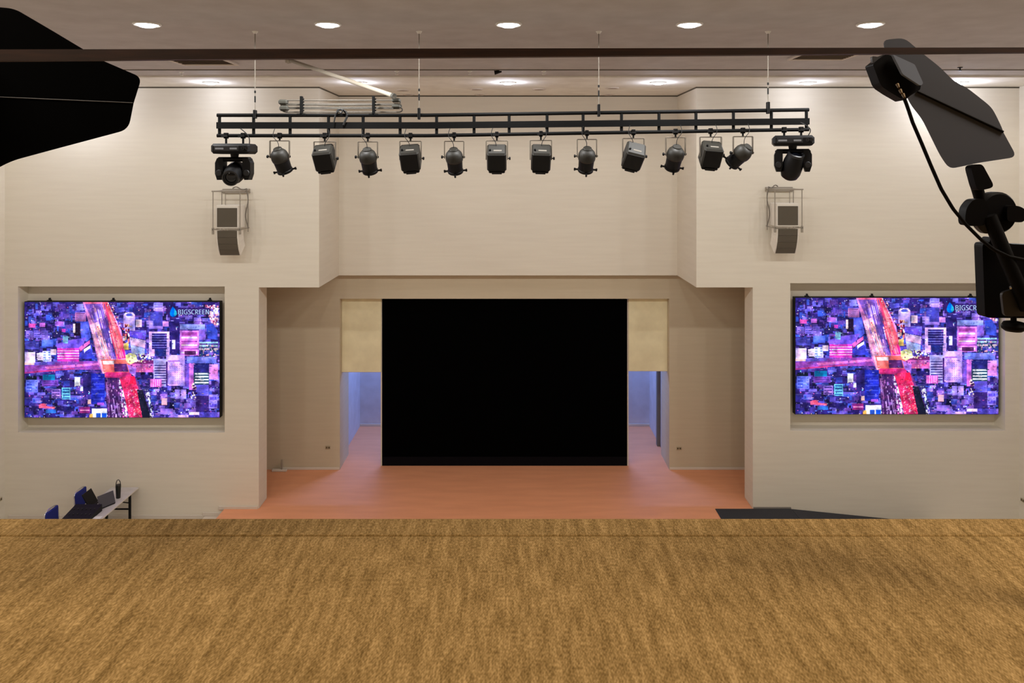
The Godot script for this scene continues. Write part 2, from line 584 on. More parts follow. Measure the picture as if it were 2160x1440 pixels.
	building(rng, 1815, 1030, 1888, 1150, c8(150, 128, 232), c8(92, 72, 190), 2)
	crect(1515, 985, 1560, 1065, c8(160, 136, 238))
	crect(1566, 985, 1615, 1065, c8(172, 146, 240))
	crect(1400, 1060, 1450, 1120, c8(210, 160, 170))
	crect(1390, 1150, 1500, 1200, c8(150, 110, 216))
	crect(1540, 1205, 1635, 1232, c8(226, 170, 240))
	crect(1640, 1180, 1730, 1205, c8(232, 210, 220))
	crect(1730, 1180, 1890, 1230, c8(92, 74, 180))
	cdots(rng, [[1660, 930], [1700, 930], [1700, 1050], [1650, 1050]], 26, [c8(255, 225, 205), c8(60, 30, 80)], 5, 10)
	cdots(rng, [[1770, 255], [1890, 255], [1890, 430], [1830, 400]], 110, [c8(255, 220, 225), c8(250, 150, 170), c8(240, 230, 245), c8(140, 50, 90), c8(255, 190, 190)], 5, 12)
	crect(1440, 270, 1480, 340, c8(52, 30, 90))
	crect(1545, 285, 1820, 345, c8(56, 36, 104))
	# fine grain of windows, cars and lamps over everything
	for i in 2200:
		var x := rng.randi_range(0, 1016)
		var y := rng.randi_range(0, 594)
		var c := city.get_pixel(x, y)
		var k := rng.randf()
		var c2: Color = c.lightened(rng.randf_range(0.08, 0.28)) if k < 0.5 else c.darkened(rng.randf_range(0.1, 0.3))
		if k > 0.93:
			c2 = c.lerp([c8(90, 190, 220), c8(255, 200, 170), c8(235, 90, 170), c8(250, 245, 255)][rng.randi() % 4], 0.6)
		if rng.randf() < 0.7:
			city.fill_rect(Rect2i(x, y, rng.randi_range(3, 16), rng.randi_range(1, 4)), c2)
		else:
			city.fill_rect(Rect2i(x, y, rng.randi_range(2, 5), rng.randi_range(3, 12)), c2)
	crect(1455, 270, 1545, 370, c8(50, 32, 96))
	# drop-shaped emblem
	cpoly([[1498, 270], [1516, 292], [1532, 318], [1534, 340], [1520, 358], [1498, 364], [1480, 354], [1472, 334], [1478, 308]], c8(0, 120, 236))
	cpoly([[1512, 290], [1532, 318], [1534, 340], [1520, 356], [1506, 340], [1512, 318]], c8(40, 190, 210))
	city.resize(440, 258, Image.INTERPOLATE_LANCZOS)
	# uneven brightness as in a photograph
	var nz := FastNoiseLite.new()
	nz.seed = 5
	nz.frequency = 0.035
	nz.fractal_octaves = 4
	for y in 258:
		for x in 440:
			var c := city.get_pixel(x, y)
			var v := 1.0 + 0.55 * nz.get_noise_2d(x, y)
			var t := 0.18 * nz.get_noise_2d(x + 900.0, y * 1.3)
			city.set_pixel(x, y, Color(clampf(c.r * v * (1.0 + t), 0, 1), clampf(c.g * v, 0, 1), clampf(c.b * (v + 0.1) * (1.0 - 0.4 * t), 0, 1)))
	city.resize(1024, 600, Image.INTERPOLATE_CUBIC)
	return city


# ---------------------------------------------------------------- things
func downlight(p: Vector3, energy: float, color: Color, label: String, group: String, wide := false) -> void:
	var t := thing("downlight", label, "ceiling light", p, group)
	part(t, "trim_ring", Mb.new().lathe(Vector3.ZERO, Vector3.DOWN, [Vector2(0.165, -0.01), Vector2(0.165, 0.012), Vector2(0.150, 0.022), Vector2(0.128, 0.014), Vector2(0.122, -0.01)], 28), M.white_metal)
	part(t, "lens", Mb.new().turned(Vector3.ZERO, Vector3.DOWN, [Vector2(0.124, 0.008), Vector2(0.110, 0.026), Vector2(0.08, 0.040), Vector2(0.04, 0.047), Vector2(0.0, 0.049)], 24), M.glow)
	if wide:
		var om := OmniLight3D.new()
		om.name = "beam"
		om.position = Vector3(0, -0.11, 0)
		om.light_color = color
		om.light_energy = energy
		om.omni_range = 40.0
		om.omni_attenuation = 2.0
		om.light_size = 0.07
		om.shadow_enabled = true
		t.add_child(om)
		return
	var s := SpotLight3D.new()
	s.name = "beam"
	s.position = Vector3(0, -0.09, 0)
	s.rotation.x = -PI / 2
	s.light_color = color
	s.light_energy = energy
	s.spot_angle = 89.0
	s.spot_angle_attenuation = 0.15
	s.spot_range = 40.0
	s.spot_attenuation = 2.0
	s.light_size = 0.12
	s.shadow_enabled = true
	t.add_child(s)

func clamp_parts(t: Node3D, chord: Vector3, top: Vector3) -> void:
	# hook clamp on the truss tube and the stem below it; both in the thing's own axes
	part(t, "hook_clamp", hook(chord), M.black_metal)
	part(t, "stem", Mb.new().cyl(chord + Vector3(0, -0.034, 0), top, 0.012, -1, 10), M.black_metal)

func hook(c: Vector3, xf := Transform3D.IDENTITY) -> Mb:
	# two cheeks, a bridge over the tube and a jaw below it
	var b := Mb.new(Vector3.ZERO, xf)
	for s in [-1.0, 1.0]:
		b.box(c + Vector3(-0.022, -0.034, s * 0.0295 - 0.0035), c + Vector3(0.022, 0.034, s * 0.0295 + 0.0035), 0.002)
	b.box(c + Vector3(-0.022, 0.026, -0.033), c + Vector3(0.022, 0.036, 0.033), 0.003)
	b.box(c + Vector3(-0.022, -0.038, -0.033), c + Vector3(0.022, -0.027, 0.033), 0.003)
	b.cyl(c + Vector3(-0.05, -0.012, 0.038), c + Vector3(0.03, -0.012, 0.038), 0.007, -1, 8)
	return b

func yoke_mesh(w: float, top: float) -> Mb:
	# a flat steel strap bent into a U, pivot at y = 0
	var b := Mb.new()
	var th := 0.006
	var dp := 0.018
	b.box(Vector3(-w, top - th, -dp), Vector3(w, top + th, dp), 0.003)
	b.box(Vector3(-w - th, -0.02, -dp), Vector3(-w + th, top, dp), 0.003)
	b.box(Vector3(w - th, -0.02, -dp), Vector3(w + th, top, dp), 0.003)
	return b

func spot_base(called: String, label: String, px: float, chord_py: float, yoke_py: float, pivot_py: float, group: String, half: float) -> Node3D:
	var d := 9.8
	var piv := at(px, pivot_py, d)
	var t := thing(called, label, "stage light", piv, group)
	var chord := at(px, truss_y(px, 2), d) - piv
	var top := at(px, yoke_py, d) - piv
	chord.z = 0.0
	top.z = 0.0
	clamp_parts(t, chord, top)
	part(t, "yoke", yoke_mesh(half, top.y), M.strap)
	# power lead looping down from the dimmer bar to the back of the lamp
	var side := -1.0 if int(px) % 2 == 0 else 1.0
	var path := []
	var p0 := chord + Vector3(side * 0.05, 0.085, 0.045)
	var p3 := Vector3(side * 0.01, 0.10, 0.02)
	var c1 := chord + Vector3(side * 0.12, -0.08, 0.06)
	var c2 := top + Vector3(-side * 0.02, 0.05, 0.05)
	for i in 17:
		path.append(p0.bezier_interpolate(c1, c2, p3, i / 16.0))
	part(t, "power_lead", Mb.new().tube(path, 0.0045, 6), M.cable)
	return t

func can_light(label: String, px: float, chord_py: float, yoke_py: float, pivot_py: float, tilt: float, swing: float, group: String) -> void:
	var t := spot_base("profile_spotlight", label, px, chord_py, yoke_py, pivot_py, group, 0.125)
	var x := Transform3D(Basis(Vector3.FORWARD, deg_to_rad(swing)) * Basis(Vector3.RIGHT, deg_to_rad(-tilt)), Vector3.ZERO)
	# beam runs along local -z; the rounded lamp house is towards +z
	part(t, "lamp_house", Mb.new(Vector3.ZERO, x).turned(Vector3(0, 0, 0.10), Vector3(0, 0, -1), [Vector2(0.0, 0.0), Vector2(0.045, 0.004), Vector2(0.078, 0.018), Vector2(0.100, 0.045), Vector2(0.112, 0.08), Vector2(0.114, 0.12), Vector2(0.110, 0.15), Vector2(0.088, 0.17)], 24), M.lamp_back)
	part(t, "rear_cap", Mb.new(Vector3.ZERO, x).lathe(Vector3(0, 0.02, 0.112), Vector3(0, 0, -1), [Vector2(0.0, 0.0), Vector2(0.05, 0.0), Vector2(0.056, 0.006), Vector2(0.058, 0.03)], 20), M.lamp_back)
	part(t, "lens_tube", Mb.new(Vector3.ZERO, x).lathe(Vector3(0, 0, -0.06), Vector3(0, 0, -1), [Vector2(0.0, 0.0), Vector2(0.102, 0.0), Vector2(0.096, 0.13), Vector2(0.102, 0.135), Vector2(0.102, 0.165), Vector2(0.086, 0.17), Vector2(0.08, 0.155), Vector2(0.0, 0.15)], 24), M.lamp_black)
	for a in [0.0, PI, -PI / 2]:
		var dir := Vector3(cos(a), sin(a), 0)
		var base: Vector3 = dir * 0.112 + Vector3(0, 0, -0.21)
		var half: Vector3 = dir.abs() * 0.026 + Vector3(0.011, 0.011, 0.010)
		part(t, "gel_holder", Mb.new(Vector3.ZERO, x).box(base - half, base + half, 0.004).cyl(base + dir * 0.03 - Vector3(0, 0, 0.016), base + dir * 0.03 + Vector3(0, 0, 0.016), 0.012, -1, 8), M.lamp_black)
	part(t, "tilt_knob", Mb.new().cyl(Vector3(-0.118, 0, 0), Vector3(-0.150, 0, 0), 0.008, -1, 8).cyl(Vector3(-0.148, 0, 0), Vector3(-0.168, 0, 0), 0.022, 0.018, 12), M.lamp_black)
	part(t, "pivot_bolt", Mb.new().cyl(Vector3(0.105, 0, 0), Vector3(0.140, 0, 0), 0.012, -1, 8), M.lamp_black)

func box_light(label: String, px: float, chord_py: float, yoke_py: float, pivot_py: float, tilt: float, swing: float, group: String) -> void:
	var t := spot_base("box_spotlight", label, px, chord_py, yoke_py, pivot_py, group, 0.138)
	var x := Transform3D(Basis(Vector3.FORWARD, deg_to_rad(swing)) * Basis(Vector3.RIGHT, deg_to_rad(-tilt)), Vector3.ZERO)
	part(t, "housing", Mb.new(Vector3.ZERO, x).box(Vector3(-0.125, -0.125, -0.13), Vector3(0.125, 0.125, 0.15), 0.022), M.lamp_back)
	part(t, "front_frame", Mb.new(Vector3.ZERO, x).box(Vector3(-0.105, -0.11, -0.165), Vector3(0.105, 0.11, -0.128), 0.012), M.lamp_black)
	part(t, "gel_clip", Mb.new(Vector3.ZERO, x).box(Vector3(-0.065, -0.135, -0.16), Vector3(0.065, -0.105, -0.12), 0.005), M.lamp_black)
	part(t, "underside_shade", Mb.new(Vector3.ZERO, x).box(Vector3(-0.11, -0.131, -0.11), Vector3(0.11, -0.124, 0.13), 0.002), M.lamp_black)  # black plate painted for the shade under the housing
	part(t, "rating_label", Mb.new(Vector3.ZERO, x).box(Vector3(-0.04, -0.058, 0.149), Vector3(0.065, -0.030, 0.1525), 0.001), M.pale_label, "white rating label on the back")
	part(t, "cable_gland", Mb.new(Vector3.ZERO, x).cyl(Vector3(-0.085, -0.045, 0.148), Vector3(-0.085, -0.045, 0.172), 0.016, 0.012, 10), M.lamp_black)
	part(t, "tilt_knob", Mb.new().cyl(Vector3(0.135, 0, 0), Vector3(0.160, 0, 0), 0.008, -1, 8).cyl(Vector3(0.158, 0, 0), Vector3(0.178, 0, 0), 0.022, 0.018, 12), M.lamp_black)

func moving_head(label: String, p: Vector3, chord_dy: float, yaw: float, head_tilt: float, head_swing: float, slope: float) -> void:
	# origin at the centre of the base; built facing the camera
	var t := thing("moving_head", label, "stage light", p, "moving head lamps at the truss ends")
	t.rotation.y = yaw
	part(t, "base", Mb.new().box(Vector3(-0.25, -0.065, -0.17), Vector3(0.25, 0.065, 0.17), 0.03), M.lamp_black)
	part(t, "control_panel", Mb.new().box(Vector3(-0.20, -0.03, 0.168), Vector3(0.11, 0.035, 0.174), 0.002), M.lamp_panel)
	for k in [[-0.185, -0.08], [0.0, 0.09]]:
		part(t, "label_strip", Mb.new().box(Vector3(k[0], -0.012, 0.173), Vector3(k[1], 0.010, 0.1765), 0.001), M.dim_label, "grey lettering strip on the base")
	for s in [0.165, 0.215]:
		part(t, "socket", Mb.new().lathe(Vector3(s, 0.005, 0.165), Vector3(0, 0, 1), [Vector2(0.0, 0.006), Vector2(0.014, 0.006), Vector2(0.014, 0.014), Vector2(0.021, 0.014), Vector2(0.021, 0.0)], 12), M.lamp_panel)
	for s in [-0.11, 0.11]:
		# the hooks stay square to the truss while the base is turned
		var hk := hook(Vector3(s, chord_dy + s * slope, 0), Transform3D(Basis(Vector3.UP, -yaw), Vector3.ZERO))
		part(t, "hook_clamp", hk.cyl(Vector3(s, 0.06, 0), Vector3(s, chord_dy + s * slope - 0.034, 0), 0.014, -1, 10), M.black_metal)
	part(t, "swivel", Mb.new().cyl(Vector3(0, -0.06, 0), Vector3(0, -0.115, 0), 0.055, 0.045, 20), M.lamp_black)
	var y := Mb.new()
	y.box(Vector3(-0.215, -0.165, -0.07), Vector3(0.215, -0.105, 0.07), 0.025)
	part(t, "yoke_bridge", y, M.lamp_black)
	for s in [-1.0, 1.0]:
		var pts := []
		for q in [[0.125, -0.12], [0.20, -0.12], [0.226, -0.18], [0.226, -0.32], [0.20, -0.40], [0.15, -0.40], [0.125, -0.33]]:
			pts.append(Vector3(s * q[0], q[1], -0.075))
		part(t, "yoke_arm", Mb.new().slab(pts, Vector3(0, 0, 0.15)), M.lamp_black)
		part(t, "arm_cap", Mb.new().lathe(Vector3(s * 0.175, -0.31, 0.07), Vector3(0, 0, 1), [Vector2(0.0, 0.018), Vector2(0.035, 0.016), Vector2(0.046, 0.0)], 16), M.lamp_panel)
	var x := Transform3D(Basis(Vector3.FORWARD, head_swing) * Basis(Vector3.RIGHT, head_tilt), Vector3(0, -0.315, 0))
	# head axis along local z; lens towards +z
	part(t, "head", Mb.new(Vector3.ZERO, x).turned(Vector3(0, 0, -0.20), Vector3(0, 0, 1), [Vector2(0.0, 0.0), Vector2(0.07, 0.004), Vector2(0.105, 0.03), Vector2(0.125, 0.09), Vector2(0.13, 0.18), Vector2(0.125, 0.26), Vector2(0.108, 0.33), Vector2(0.10, 0.36)], 28), M.lamp_black)
	part(t, "lens_ring", Mb.new(Vector3.ZERO, x).lathe(Vector3(0, 0, 0.155), Vector3(0, 0, 1), [Vector2(0.105, 0.0), Vector2(0.105, 0.03), Vector2(0.088, 0.035), Vector2(0.08, 0.015), Vector2(0.072, 0.010)], 28), M.lamp_panel)
	part(t, "lens", Mb.new(Vector3.ZERO, x).turned(Vector3(0, 0, 0.150), Vector3(0, 0, 1), [Vector2(0.075, 0.010), Vector2(0.05, 0.024), Vector2(0.025, 0.030), Vector2(0.0, 0.032)], 24), M.lens_glass)
	var path := []
	for i in 13:
		var u := i / 12.0
		path.append(Vector3(0.19 - 0.10 * u + 0.06 * sin(u * PI), 0.07 + (chord_dy + 0.02) * u, 0.05 * u + 0.05 * sin(u * PI)))
	part(t, "power_lead", Mb.new().tube(path, 0.006, 6), M.cable)

func led_screen(label: String, px0: float, py0: float, px1: float, py1: float, d: float, hooks: Array) -> void:
	var lo := at(px0, py1, d)
	var hi := at(px1, py0, d)
	var w := hi.x - lo.x
	var h := hi.y - lo.y
	var t := thing("led_screen", label, "screen", Vector3((lo.x + hi.x) / 2, lo.y, -d))
	part(t, "cabinet", Mb.new().box(Vector3(-w / 2 - 0.012, -0.012, -0.14), Vector3(w / 2 + 0.012, h + 0.012, -0.004), 0.006), M.screen_black)
	var q := Mb.new()
	q.st.set_smooth_group(-1)
	var c := [Vector3(-w / 2, 0, 0), Vector3(-w / 2, h, 0), Vector3(w / 2, h, 0), Vector3(w / 2, 0, 0)]
	var uv := [Vector2(0, 1), Vector2(0, 0), Vector2(1, 0), Vector2(1, 1)]
	for i in [0, 1, 2, 0, 2, 3]:
		q.v(c[i], uv[i])
	part(t, "display", q, M.city)
	for k in hooks:
		var hx: float = (k - PX) / F * d - t.position.x
		part(t, "lifting_bracket", Mb.new().box(Vector3(hx - 0.05, h, -0.12), Vector3(hx + 0.03, h + 0.035, -0.05), 0.006).box(Vector3(hx - 0.025, h + 0.03, -0.11), Vector3(hx + 0.015, h + 0.075, -0.07), 0.006), M.screen_black)
	for s in [-0.33, 0.33]:
		part(t, "wall_mount", Mb.new().box(Vector3(s * w - 0.06, h * 0.2, -0.32), Vector3(s * w + 0.06, h * 0.8, -0.13), 0.01), M.black_metal)
	# the name beside the drop emblem
	var tm := TextMesh.new()
	var f := SystemFont.new()
	f.font_names = PackedStringArray(["Droid Sans"])
	tm.font = f
	tm.text = "BIGSCREEN"
	tm.font_size = 64
	tm.pixel_size = 0.002
	tm.depth = 0.004
	tm.material = M.screen_text
	var ab := tm.get_aabb()
	var want := 0.158 * w
	var k: float = want / maxf(ab.size.x, 0.01)
	var mi := MeshInstance3D.new()
	mi.name = "lettering"
	mi.mesh = tm
	mi.scale = Vector3(k, k * 1.05, 1.0)
	mi.position = Vector3(-w / 2 + w * (1545.0 - 205.0) / 1700.0 + want / 2, h * (1.0 - (320.0 - 235.0) / 990.0), 0.004)
	t.add_child(mi)
	mi.set_meta("label", "pale blue BIGSCREEN lettering")
	var al := AreaLight3D.new()
	al.name = "screen_glow"
	al.area_size = Vector2(w, h)
	al.area_normalize_energy = true
	al.position = Vector3(0, h / 2, 0.02)
	al.rotation.y = PI
	al.light_color = c8(170, 130, 255)
	al.light_energy = 0.25
	al.shadow_enabled = true
	t.add_child(al)

func speaker_cluster(label: String, p: Vector3, s: float) -> void:
	# p: bottom centre of the upper box's front; s: +1 where the inner side is towards +x
	var t := thing("speaker_cluster", label, "speaker", p)
	part(t, "upper_cabinet", Mb.new().box(Vector3(-0.23, 0.0, -0.40), Vector3(0.23, 0.475, 0.0), 0.012), M.speaker_white)
	part(t, "upper_grille", Mb.new().box(Vector3(-0.205, 0.03, -0.004), Vector3(0.205, 0.42, 0.008), 0.004), M.grille)
	# curved lower array of four boxes, each tipped further down
	var y := -0.045
	var z := 0.0
	var ang := 4.0
	for k in 4:
		var x := Transform3D(Basis(Vector3.RIGHT, deg_to_rad(ang)), Vector3(0, y, z))
		var hgt := 0.135
		var cut := 0.30 * tan(deg_to_rad(4.5))
		var side := [Vector3(-0.225, 0, 0), Vector3(-0.225, -hgt, 0), Vector3(-0.225, -hgt + cut + 0.001, -0.30), Vector3(-0.225, -cut, -0.30)]
		var cab := part(t, "array_cabinet", Mb.new(Vector3.ZERO, x).slab(side, Vector3(0.45, 0, 0)), M.speaker_white)
		part(cab, "array_grille", Mb.new(Vector3.ZERO, x).box(Vector3(-0.200, -hgt + 0.001, -0.002), Vector3(0.200, 0.0, 0.007), 0.002), M.grille)
		var dn := x.basis * Vector3(0, -hgt - 0.002, 0)
		y += dn.y
		z += dn.z
		ang += 9.0
	# hanging frame of square tube
	var r := 0.011
	var tp := 0.76
	var zz := [0.03, -0.44]
	for a in [-0.275, 0.275]:
		for zf in zz:
			part(t, "frame_upright", Mb.new().cyl(Vector3(a, -0.10, zf), Vector3(a, tp, zf), r, -1, 8), M.frame_grey)
		part(t, "frame_side_rail", Mb.new().cyl(Vector3(a, tp, 0.05), Vector3(a, tp, -0.50), r, -1, 8).cyl(Vector3(a, -0.02, 0.05), Vector3(a, -0.02, -0.50), r, -1, 8), M.frame_grey)
	for zf in zz:
		part(t, "frame_cross_rail", Mb.new().cyl(Vector3(-0.30, tp, zf), Vector3(0.30, tp, zf), 0.014, -1, 8), M.frame_grey)
	part(t, "lower_rail", Mb.new().cyl(Vector3(-0.30, -0.02, 0.03), Vector3(0.30, -0.02, 0.03), 0.010, -1, 8), M.frame_grey)
	part(t, "hanger_rod", Mb.new().cyl(Vector3(-s * 0.08, 0.46, -0.12), Vector3(-s * 0.08, tp, -0.12), 0.008, -1, 8), M.frame_grey)
	for a in [-0.275, 0.275]:
		part(t, "corner_pin", Mb.new().box(Vector3(a - 0.02, -0.115, 0.015), Vector3(a + 0.02, 0.02, 0.05), 0.004), M.frame_grey)
	for a in [-0.03, 0.03]:
		part(t, "rigging_bolt", Mb.new().cyl(Vector3(a, -0.02, 0.02), Vector3(a, -0.02, 0.05), 0.016, -1, 8), M.frame_grey)
	part(t, "wall_bracket", Mb.new().box(Vector3(-0.28, 0.70, -0.56), Vector3(0.28, 0.80, -0.47), 0.01), M.frame_grey)
	var path := []
	for i in 14:
		var u := i / 13.0
		path.append(Vector3(lerpf(-0.05, s * 0.29, u), tp + 0.05 + 0.03 * sin(u * PI * 2.0), lerpf(-0.45, -0.30, u)))
	for i in 14:
		var u := i / 13.0
		path.append(Vector3(s * 0.29 + s * 0.03 * sin(u * 7.0), lerpf(tp, -0.02, u), -0.30 - 0.05 * u))
	part(t, "signal_cable", Mb.new().tube(path, 0.012, 6), M.cable_grey)

func chair(label: String, p: Vector3, turn: float) -> void:
	var t := thing("stacking_chair", label, "chair", p, "blue chairs beside the folding table")
	t.rotation.y = turn
	part(t, "seat", Mb.new().box(Vector3(-0.21, 0.42, -0.21), Vector3(0.21, 0.47, 0.14), 0.02), M.blue_cloth)
	part(t, "backrest", Mb.new().box(Vector3(-0.20, 0.50, -0.255), Vector3(0.20, 0.86, -0.215), 0.018), M.blue_cloth)
	var arch := []
	for i in 13:
		var a := PI * i / 12.0
		arch.append(Vector3(0.215 * cos(a), 0.80 + 0.09 * sin(a), -0.245))
	arch.push_front(Vector3(0.215, 0.44, -0.22))
	arch.append(Vector3(-0.215, 0.44, -0.22))
	part(t, "back_frame", Mb.new().tube(arch, 0.013, 8), M.chrome)
	for sx in [-1.0, 1.0]:
		for sz in [-1.0, 1.0]:
			part(t, "leg", Mb.new().cyl(Vector3(sx * 0.20, 0.43, -0.03 + sz * 0.15), Vector3(sx * 0.23, 0.0, -0.03 + sz * 0.18), 0.012, -1, 8), M.chrome)

func outlet(label: String, p: Vector3, face: Vector3) -> void:
	var t := thing("wall_outlet", label, "outlet", p)
	var b := Basis.looking_at(-face, Vector3.UP)
	var x := Transform3D(b, Vector3.ZERO)
	part(t, "plate", Mb.new(Vector3.ZERO, x).box(Vector3(-0.06, -0.035, -0.002), Vector3(0.06, 0.035, 0.010), 0.004), M.outlet)
	for s in [-0.028, 0.028]:
		part(t, "socket", Mb.new(Vector3.ZERO, x).box(Vector3(s - 0.018, -0.02, 0.009), Vector3(s + 0.018, 0.02, 0.013), 0.003), M.outlet_dark)

func vent(label: String, px0: float, px1: float, d0: float, d1: float, slats: int) -> void:
	var t := thing("ceiling_vent", label, "vent", Vector3(0, CEIL_MAIN, 0))
	var dm := (d0 + d1) / 2.0
	var x0 := (px0 - PX) / F * dm
	var x1 := (px1 - PX) / F * dm
	t.position = Vector3((x0 + x1) / 2, CEIL_MAIN, -dm)
	var w := (x1 - x0) / 2
	var h := (d1 - d0) / 2
	part(t, "backing", Mb.new().box(Vector3(-w, -0.008, -h), Vector3(w, 0.004, h), 0.0), M.vent_dark)
	var f := Mb.new()
	var e := 0.045
	f.box(Vector3(-w - e, -0.03, -h - e), Vector3(w + e, 0.002, -h), 0.006)
	f.box(Vector3(-w - e, -0.03, h), Vector3(w + e, 0.002, h + e), 0.006)
	f.box(Vector3(-w - e, -0.03, -h), Vector3(-w, 0.002, h), 0.006)
	f.box(Vector3(w, -0.03, -h), Vector3(w + e, 0.002, h), 0.006)
	part(t, "frame", f, M.vent_frame)
	for k in slats:
		var z := lerpf(-h + 0.03, h - 0.03, (k + 0.5) / slats)
		part(t, "slat", Mb.new().box(Vector3(-w, -0.014, -0.018), Vector3(w, -0.010, 0.018), 0.0, Transform3D(Basis(Vector3.RIGHT, 0.6), Vector3(0, -0.006, z))), M.vent_slat)

func diffuser(called: String, label: String, p: Vector3, r: float, m: Material) -> void:
	var t := thing(called, label, "ceiling fitting", p, "round unlit fittings in the recess ceiling" if called == "round_diffuser" else "")
	part(t, "rim", Mb.new().lathe(Vector3.ZERO, Vector3.DOWN, [Vector2(r, -0.004), Vector2(r, 0.010), Vector2(r * 0.86, 0.020), Vector2(r * 0.72, 0.008)], 28), M.vent_frame)
	part(t, "cone", Mb.new().lathe(Vector3.ZERO, Vector3.DOWN, [Vector2(r * 0.74, 0.006), Vector2(r * 0.5, -0.002), Vector2(r * 0.48, 0.010), Vector2(r * 0.2, 0.016), Vector2(0, 0.016)], 24), m)

func sprinkler(label: String, p: Vector3, m: Material) -> void:
	var t := thing("sprinkler", label, "sprinkler", p, "sprinklers under the main ceiling")
	part(t, "escutcheon", Mb.new().lathe(Vector3.ZERO, Vector3.DOWN, [Vector2(0.045, -0.003), Vector2(0.04, 0.012), Vector2(0.015, 0.016)], 16), m)
	part(t, "head", Mb.new().lathe(Vector3(0, -0.012, 0), Vector3.DOWN, [Vector2(0.012, 0.0), Vector2(0.012, 0.04), Vector2(0.03, 0.045), Vector2(0.03, 0.05), Vector2(0.0, 0.05)], 12), m)


